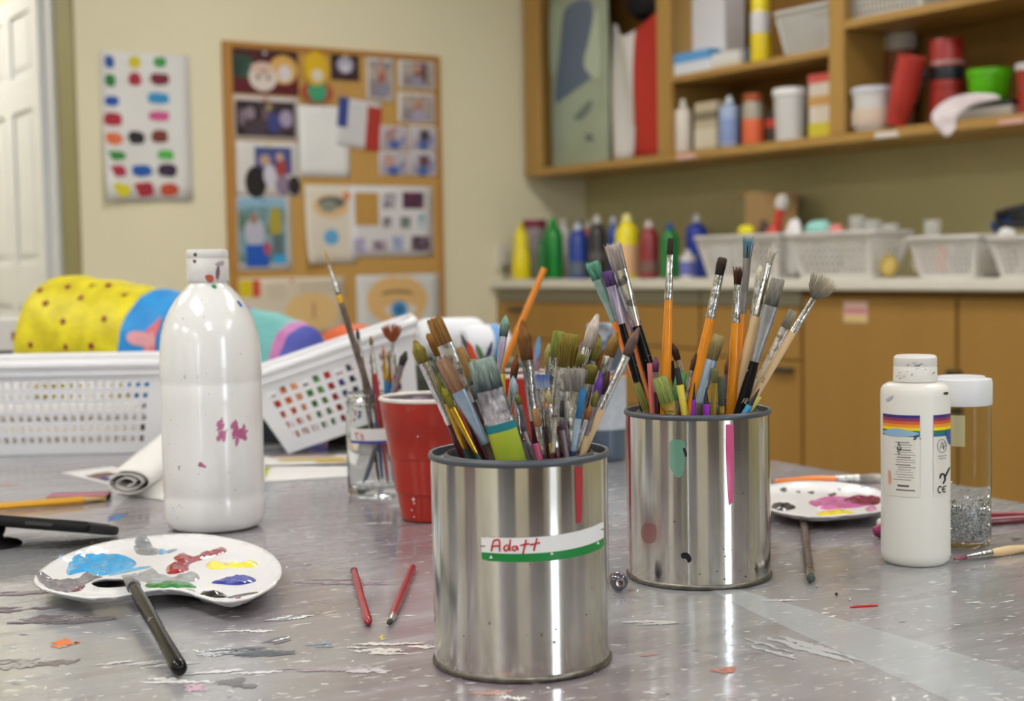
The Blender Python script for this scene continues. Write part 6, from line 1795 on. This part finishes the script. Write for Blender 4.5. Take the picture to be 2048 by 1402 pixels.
# x along its length
MB().bb(-.1, .078, -.035, .038, -.0045, .0045).build('case', mat('111114', .4, ior=1.3), ph, bevel=.0035, seg=3)
MB().bb(-.092, .070, -.030, .033, .0047, .0053).build('screen', mat('0c0d12', .08, coat=1), ph)
MB().bb(.02, .045, -.0356, -.0345, -.0015, .0015).build('side_button', mat('2a2a2e', .4), ph)
c = T(-6, 1092)
t = thing('phone_stand', 'small round black stand under the phone', 'stand', (c.x, c.y, .0004))
MB().lathe([(0, 0), (.021, 0), (.022, .002), (.019, .004), (.012, .006), (0, .006)], 28).build('base', mat('141416', .35, coat=.4), t, smooth=40)
MB().tube(curve([(0, 0, .0062), (-.002, .006, .009), (-.004, .018, .012)], 4, False), .006, 10).build('arm', mat('17171a', .4), t, smooth=50)
stick3d('pencil', 'yellow pencil lying behind the black phone', 'pencil', T(-60, 1018, .0042), T(206, 997, .0042), .0085, 'dea428', 'c8a878', .02, hexa=True)
t = thing('wrapped_pastel', 'short striped cardboard stick in black, pink and orange beside the yellow pencil', 'pastel', T(98, 990, .007), Matrix.Rotation(math.radians(4), 3, 'Z'))
Lp = (T(210, 990, .005) - T(98, 990, .005)).length
for nm, y0, y1, z0_, z1_, c_ in (('core', -.014, .014, -.0065, -.001, '2a2426'), ('edge', -.0145, -.0135, -.006, .000, 'b08a58'), ('pink_stripe', -.009, .002, -.0009, .0002, 'b06a9a'), ('orange_stripe', .003, .008, -.0009, .0002, 'c86a3c'), ('blue_stripe', .0085, .0135, -.0009, .0002, '3a3a5c')):
    MB().bb(0, Lp, y0, y1, z0_, z1_).build(nm, mat(c_, .5), t, bevel=.0008)
def tsheet(name, label, pts, c_='dcdad8', z=.0008, marks=(), lift=None, cat='paper', group=None):
    P = [T(x, y, z) for x, y in pts]
    ctr = sum(P, V()) / len(P)
    t = thing(name, label, cat, (ctr.x, ctr.y, z), group=group)
    n = 10
    a, b_, cc_, d = [p - V((ctr.x, ctr.y, z)) for p in P]
    def Q(u, v, dz=0.0):
        p = a.lerp(b_, u).lerp(d.lerp(cc_, u), v)
        p.z += dz + (lift(u, v) if lift else 0)
        return p
    mb = MB()
    mb.loft([[Q(i / n, j / n) for i in range(n + 1)] for j in range(n + 1)], cap=False, closed=False)
    mb.build('sheet', mat(c_, .6), t, smooth=60, solid=.0004)
    for u0, u1, v0, v1, c2 in marks:
        mb = MB()
        e_ = .0007
        mb.loft([[Q(u0 + (u1 - u0) * i / 6 + .02 * math.sin(j * 2 + i), v0 + (v1 - v0) * j / 4, e_) for i in range(7)] for j in range(5)], cap=False, closed=False)
        mb.build('paint_stroke', mat(c2, .5), t, smooth=60)
    return t
tsheet('painted_paper', 'white paper with blue and brown strokes beside the white squeeze bottle', [(122, 945), (232, 972), (300, 950), (225, 932)], marks=[(.35, .6, .1, .6, '6a4a44'), (.7, .95, .35, .9, '4a52a0'), (.6, .75, .1, .3, '3a3f80')])
tsheet('painted_paper', 'white paper with yellow-green edge lying under the tilted basket', [(500, 965), (705, 952), (712, 932), (520, 932)], z=.0008, marks=[(.05, .12, .2, .9, 'b8bc3a')])
tsheet('painted_paper', 'paper with yellow and brown stripes, farther under the tilted basket', [(520, 930), (705, 926), (708, 908), (520, 912)], z=.0025, marks=[(.2, .9, .3, .6, 'c8ae5a'), (.1, .8, .75, .95, 'a88a84'), (.6, 1, .1, .25, 'd8b83c')])
# rolled white paper
a_, b_ = T(255, 1000, .0), T(400, 880, .0)
t = thing('paper_roll', 'loosely rolled white paper sheet lying behind the squeeze bottle', 'paper', (a_.x, a_.y, .0006))
ax = (b_ - a_)
ax.z = 0
Lr = ax.length
ax.normalize()
nx = V((ax.y, -ax.x, 0))
mb = MB()
rings = []
for j in range(9):
    v = j / 8
    ring = []
    for i in range(60):
        th_ = i / 59 * 2 * PI * 2.6
        rr = (.0035 + .0026 * th_ / PI) * (1 + .5 * v)
        ring.append(ax * (Lr * v) + nx * (rr * math.cos(th_ - PI / 2) * 1.5) + V((0, 0, rr * math.sin(th_ - PI / 2) * .8)))
    rings.append(ring)
lo_ = min(p.z for r_ in rings for p in r_)
rings = [[p - V((0, 0, lo_ - .0008)) for p in r_] for r_ in rings]
mb.loft(rings, cap=False, closed=False)
mb.build('sheet', mat('e2dfdb', .6), t, smooth=70, solid=.0006)
# big white sheet rising behind it
t = tsheet('folded_paper', 'white folded paper standing up behind the paper roll', [(232, 985), (330, 1000), (420, 925), (340, 915)], c_='e4e2de', z=.0012, lift=lambda u, v: .03 * v * (1 - .3 * u))

# ------------------------------------------------------------------ white baskets on the table
PW = mat('e6e6ea', .35, coat=.2, sss=.05)
c = T(140, 905)
xr = T(342, 905).x
fy = c.y - .05
W1 = .40
H1 = .121
basket('plastic_basket', 'long white slotted basket in front of the yellow painted roll', (xr + .012 - W1 / 2, fy + .085, .0006), Matrix.Identity(3), W1, .17, H1, .22, 28, 10, 6, PW, .06, .0065, None, .1, .84, .014)
bx0 = xr + .012 - W1
for k_, (dx, dy, r_, ln, c_, nm) in enumerate(((.20, .05, .016, .28, 'd8cfc4', 'cream paper tube in the long white basket, nearest the slots'), (.17, .10, .02, .26, 'c9a27a', 'tan cardboard tube in the long white basket'), (.24, .075, .014, .2, 'e2ddd6', 'white paper tube on top in the long white basket'))):
    t = thing('paper_tube', nm, 'tube', (bx0 + dx, fy + dy, .005 + r_ + (.036 if k_ == 2 else 0)), Matrix.Rotation(PI / 2, 3, 'Y') @ Matrix.Rotation(.06 * (k_ - 1), 3, 'X'), 'tubes in the long white basket')
    MB().lathe([(r_ * .8, -ln / 2), (r_, -ln / 2), (r_, ln / 2), (r_ * .8, ln / 2), (r_ * .8, -ln / 2)], 24).build('tube', mat(c_, .7), t, smooth=40)
t = thing('wood_block', 'dark brown wooden block at the end of the long white basket', 'block', (bx0 + W1 - .085, fy + .1, .0055), Matrix.Rotation(.2, 3, 'Z'))
MB().bb(-.025, .025, -.02, .02, 0, .035).build('block', mat('4a3624', .6), t, bevel=.003)
# painted papier-mache roll behind the basket
PA, PB = V((-.80, 2.50, 0)), V((-.30, 2.23, 0))
axp = (PB - PA).normalized()
nxp = V((axp.y, -axp.x, 0))
Lp = (PB - PA).length
pm_ = thing('papier_mache_roll', 'painted papier-mache roll with yellow dotted, blue and teal sections', 'sculpture', (PA.x, PA.y, .0006))
def prad(u): return (.120 - .034 * u - .012 * u * u) * min(1, (1 - (max(0, .12 - u) / .12) ** 2.2) ** .5 + .02) * min(1, (1 - (max(0, u - .93) / .075) ** 2) ** .5 if u < 1.004 else .05)
def ppt(u, a, lift=0.0):
    r_ = prad(u)
    rb_ = .120 - .034 * u - .012 * u * u
    p = axp * (Lp * u) + nxp * (r_ * math.cos(a)) + V((0, 0, r_ * math.sin(a)))
    n_ = .006 * noise.noise(p * 16) + .004 * noise.noise(p * 40)
    d = (nxp * math.cos(a) + V((0, 0, math.sin(a))))
    return p + d * (n_ * min(1, r_ / .05) + lift) + V((0, 0, rb_ + .006))
NA = 56
for nm, u0, u1, c_, c2 in (('yellow_section', 0.0, .45, 'e6d61c', 'bfae14'), ('blue_section', .45, .77, '1c86d0', '2f9ae0'), ('teal_section', .77, .935, '62a8a8', '7ab8b4'), ('pink_stripe', .935, .96, 'c87ab0', 'b06aa8'), ('violet_section', .96, 1.0, '4a54b0', '5a62b8')):
    mb = MB()
    nu = max(3, int(40 * (u1 - u0)))
    mb.loft([[ppt(u0 + (u1 - u0) * i / nu - (.04 * math.sin(2 * PI * k_ / NA + .3) if False else 0), 2 * PI * k_ / NA) for k_ in range(NA)] for i in range(nu + 1)], cap=(nm in ('violet_section',)))
    mb.build(nm, mat(c_, .55, var=.7, c2=c2, vs=30, bump=.25, bs=70), pm_, smooth=60)
def hitroll(x, y):
    d = ray(x, y)
    best = None
    for i in range(900):
        p = CAM + d * (1.7 + i * .0012) - V((PA.x, PA.y, .0006))
        u = p.dot(axp) / Lp
        if -.02 < u < 1.02:
            rb_ = .120 - .034 * u - .012 * u * u
            q = V((p.dot(nxp), p.z - rb_ - .006))
            if q.length < prad(max(0, min(1, u))) + .001: return u, math.atan2(q.y, q.x)
    return None
for x, y in ((80, 580), (135, 573), (185, 573), (218, 575), (90, 606), (163, 598), (250, 592), (128, 644), (207, 637), (60, 690), (134, 694), (182, 692)):
    h_ = hitroll(x, y)
    if not h_: continue
    u, a = h_
    rr = 7 * 2.2 / F
    rp_ = max(prad(u), .04)
    pts = [ppt(u, a, .004)] + [ppt(min(max(u + rr / Lp * math.cos(q * PI / 6) * rnd.uniform(.8, 1.15), .002), .998), a + rr / rp_ * math.sin(q * PI / 6), .0015) for q in range(12)]
    MB().add(pts, [(0, 1 + q, 1 + (q + 1) % 12) for q in range(12)]).build('red_dot', mat('8a2a22', .5), pm_, smooth=80)
for pts, c_ in (([(255, 672), (268, 662), (290, 664), (312, 668), (310, 708), (285, 712), (290, 694), (262, 688)], 'dc9aa0'), ([(290, 664), (318, 636), (322, 640), (314, 672)], 'd0606c'), ([(288, 695), (312, 690), (311, 710), (292, 712)], 'd4707a')):
    q = [hitroll(x, y) for x, y in pts]
    if any(v_ is None for v_ in q): continue
    vs_, fs_ = fill2d([p.to_2d() for p in curve([V((u * Lp, a * .1, 0)) for u, a in q], 3)], (), .006)
    MB().add([ppt(p.x / Lp, p.y / .1, .0025) for p in vs_], fs_).build('painted_shape', mat(c_, .5), pm_, smooth=80)
# second painted roll peeking out behind
t = thing('papier_mache_roll', 'pink papier-mache roll mostly hidden behind the yellow and blue one', 'sculpture', (-.62, 2.66, .0006), Matrix((axp, -nxp, ZV)).transposed())
MB().lathe([(0, -.2), (.08, -.2), (.098, -.18), (.1, .0), (.088, .14), (.07, .16), (0, .16)], 32, c=(0, 0, .101), rot=Matrix.Rotation(PI / 2, 3, 'Y')).build('shell', mat('c2708c', .6, var=.5, c2='8a6a9a', vs=20, bump=.2), t, smooth=50)
t = thing('papier_mache_ball', 'orange papier-mache lump behind the tilted basket', 'sculpture', (-.30, 2.72, .0006))
mb = MB().lathe([(math.sin(PI * i / 10) * .085, .068 - .068 * math.cos(PI * i / 10)) for i in range(11)], 24)
mb.v = [p + p.normalized() * .006 * noise.noise(p * 25) for p in mb.v]
mb.v = [V((p.x, p.y, max(p.z, 0))) for p in mb.v]
mb.build('shell', mat('d8622c', .6, var=.4, vs=20), t, smooth=60)
# white objects at the far left end of the table
t = thing('white_box', 'low white box with a dark red patch at the table end', 'box', T(-30, 850) + V((-.13, .40, .0006)))
MB().bb(-.09, .09, -.05, .05, 0, .16).build('carton', mat('d6d4d2', .5), t, bevel=.004)
MB().bb(.058, .084, -.0512, -.0502, .118, .134).build('red_patch', mat('7a1a22', .5), t)
MB().bb(.02, .06, -.0512, -.0502, .06, .1).build('dark_patch', mat('2a2a30', .5), t)
# tilted basket resting on a dark box
W2, H2 = .235, .112
ang = math.radians(-17.5)
p0 = T(577, 909)
Rt = Matrix.Rotation(math.radians(6), 3, 'Z') @ Matrix.Rotation(ang, 3, 'Y')
kb = .25 * H2
loc = V((p0.x, p0.y, .001)) - Rt @ V((-(W2 / 2 - kb), -(.16 / 2 - kb), 0))
basket('plastic_basket', 'white lattice basket tipped on its edge, behind the glass jar', loc, Rt, W2, .16, H2, .25, 12, 8, 5, PW, .09, .006, None, .12, .80, .014)
MK = [('c83a2c', 'red'), ('e0744a', 'orange'), ('e6a07a', 'peach'), ('3f8a3a', 'green'), ('5a9a4a', 'leaf green'), ('c83030', 'scarlet'), ('4a3f9a', 'violet'), ('26305c', 'navy'), ('6a5a3a', 'olive'), ('a82c30', 'crimson'), ('8a7a5a', 'khaki'), ('5a2c34', 'maroon')]
for k_, (c_, nm) in enumerate(MK):
    u = -.082 + .0142 * (k_ % 12)
    v = -.034 + .012 * (k_ % 2)
    b__ = Rt @ V((u, v, .0085)) + loc
    e__ = Rt @ V((u * 1.02, v - .012, .078 + .012 * ((k_ * 7) % 3))) + loc
    stick3d('marker_pen', nm + ' marker standing in the tipped white basket', 'marker', b__, e__, .0115, c_, '3a3a3a', .008, 'markers in the tipped basket', point=False)
t = thing('dark_box', 'small dark box propping up the tipped white basket', 'box', T(690, 893) + V((.0, .055, .0006)), Matrix.Rotation(.1, 3, 'Z'))
MB().bb(-.03, .035, -.03, .04, 0, .024).build('carton', mat('3a2e2a', .6), t, bevel=.002)
t = thing('dark_box', 'black box lying behind the squeeze bottle and tipped basket', 'box', T(525, 888) + V((-.02, .03, .0006)))
MB().bb(-.04, .045, -.02, .05, 0, .03).build('carton', mat('20242c', .5), t, bevel=.002)
p_ = AT(925, 700, 2.16)
t = thing('storage_box', 'dark olive storage box behind the red cups, carrying the white rolls', 'box', (p_.x, p_.y, .0006), Matrix.Rotation(math.radians(8), 3, 'Z'))
MB().bb(-.078, .085, -.055, .075, 0, .098).build('carton', mat('474c40', .6), t, bevel=.003)
MB().bb(-.08, .087, -.057, .077, .075, .1).build('lid', mat('54594c', .55), t, bevel=.003)
# white rolls behind the first tin
for k_, (x0, y0, x1, y1, Y, lb_) in enumerate(((850, 672, 950, 672, 2.19, 'white paper roll lying farther back behind the red cups'), (940, 676, 996, 682, 2.11, 'white paper roll with a blue print lying nearer behind the red cups'))):
    a_, b_ = AT(x0, y0, Y), AT(x1, y1, Y + .02)
    r_ = .031 if k_ == 0 else .027
    zc = r_ + .1012
    a_.z = b_.z = zc
    d = (b_ - a_).normalized()
    t = thing('paper_roll', lb_, 'roll', ((a_.x + b_.x) / 2, (a_.y + b_.y) / 2, zc), Matrix((V((-d.y, d.x, 0)), V((0, 0, 1)), d)).transposed(), 'white paper rolls')
    Lh = (b_ - a_).length / 2 + .012
    MB().lathe([(.008, -Lh), (r_ * .75, -Lh), (r_ * .93, -Lh + .006), (r_, -Lh + .014), (r_, Lh - .014), (r_ * .93, Lh - .006), (r_ * .75, Lh), (.008, Lh), (.008, -Lh)], 40).build('roll', mat('e4e5ea', .6), t, smooth=40)
    if k_ == 1: MB().lathe([(r_ + .0004, Lh - .03), (r_ + .0007, Lh - .029), (r_ + .0007, Lh - .016), (r_ + .0004, Lh - .015)], 40).build('blue_print', mat('6a9ad0', .5), t, smooth=40)
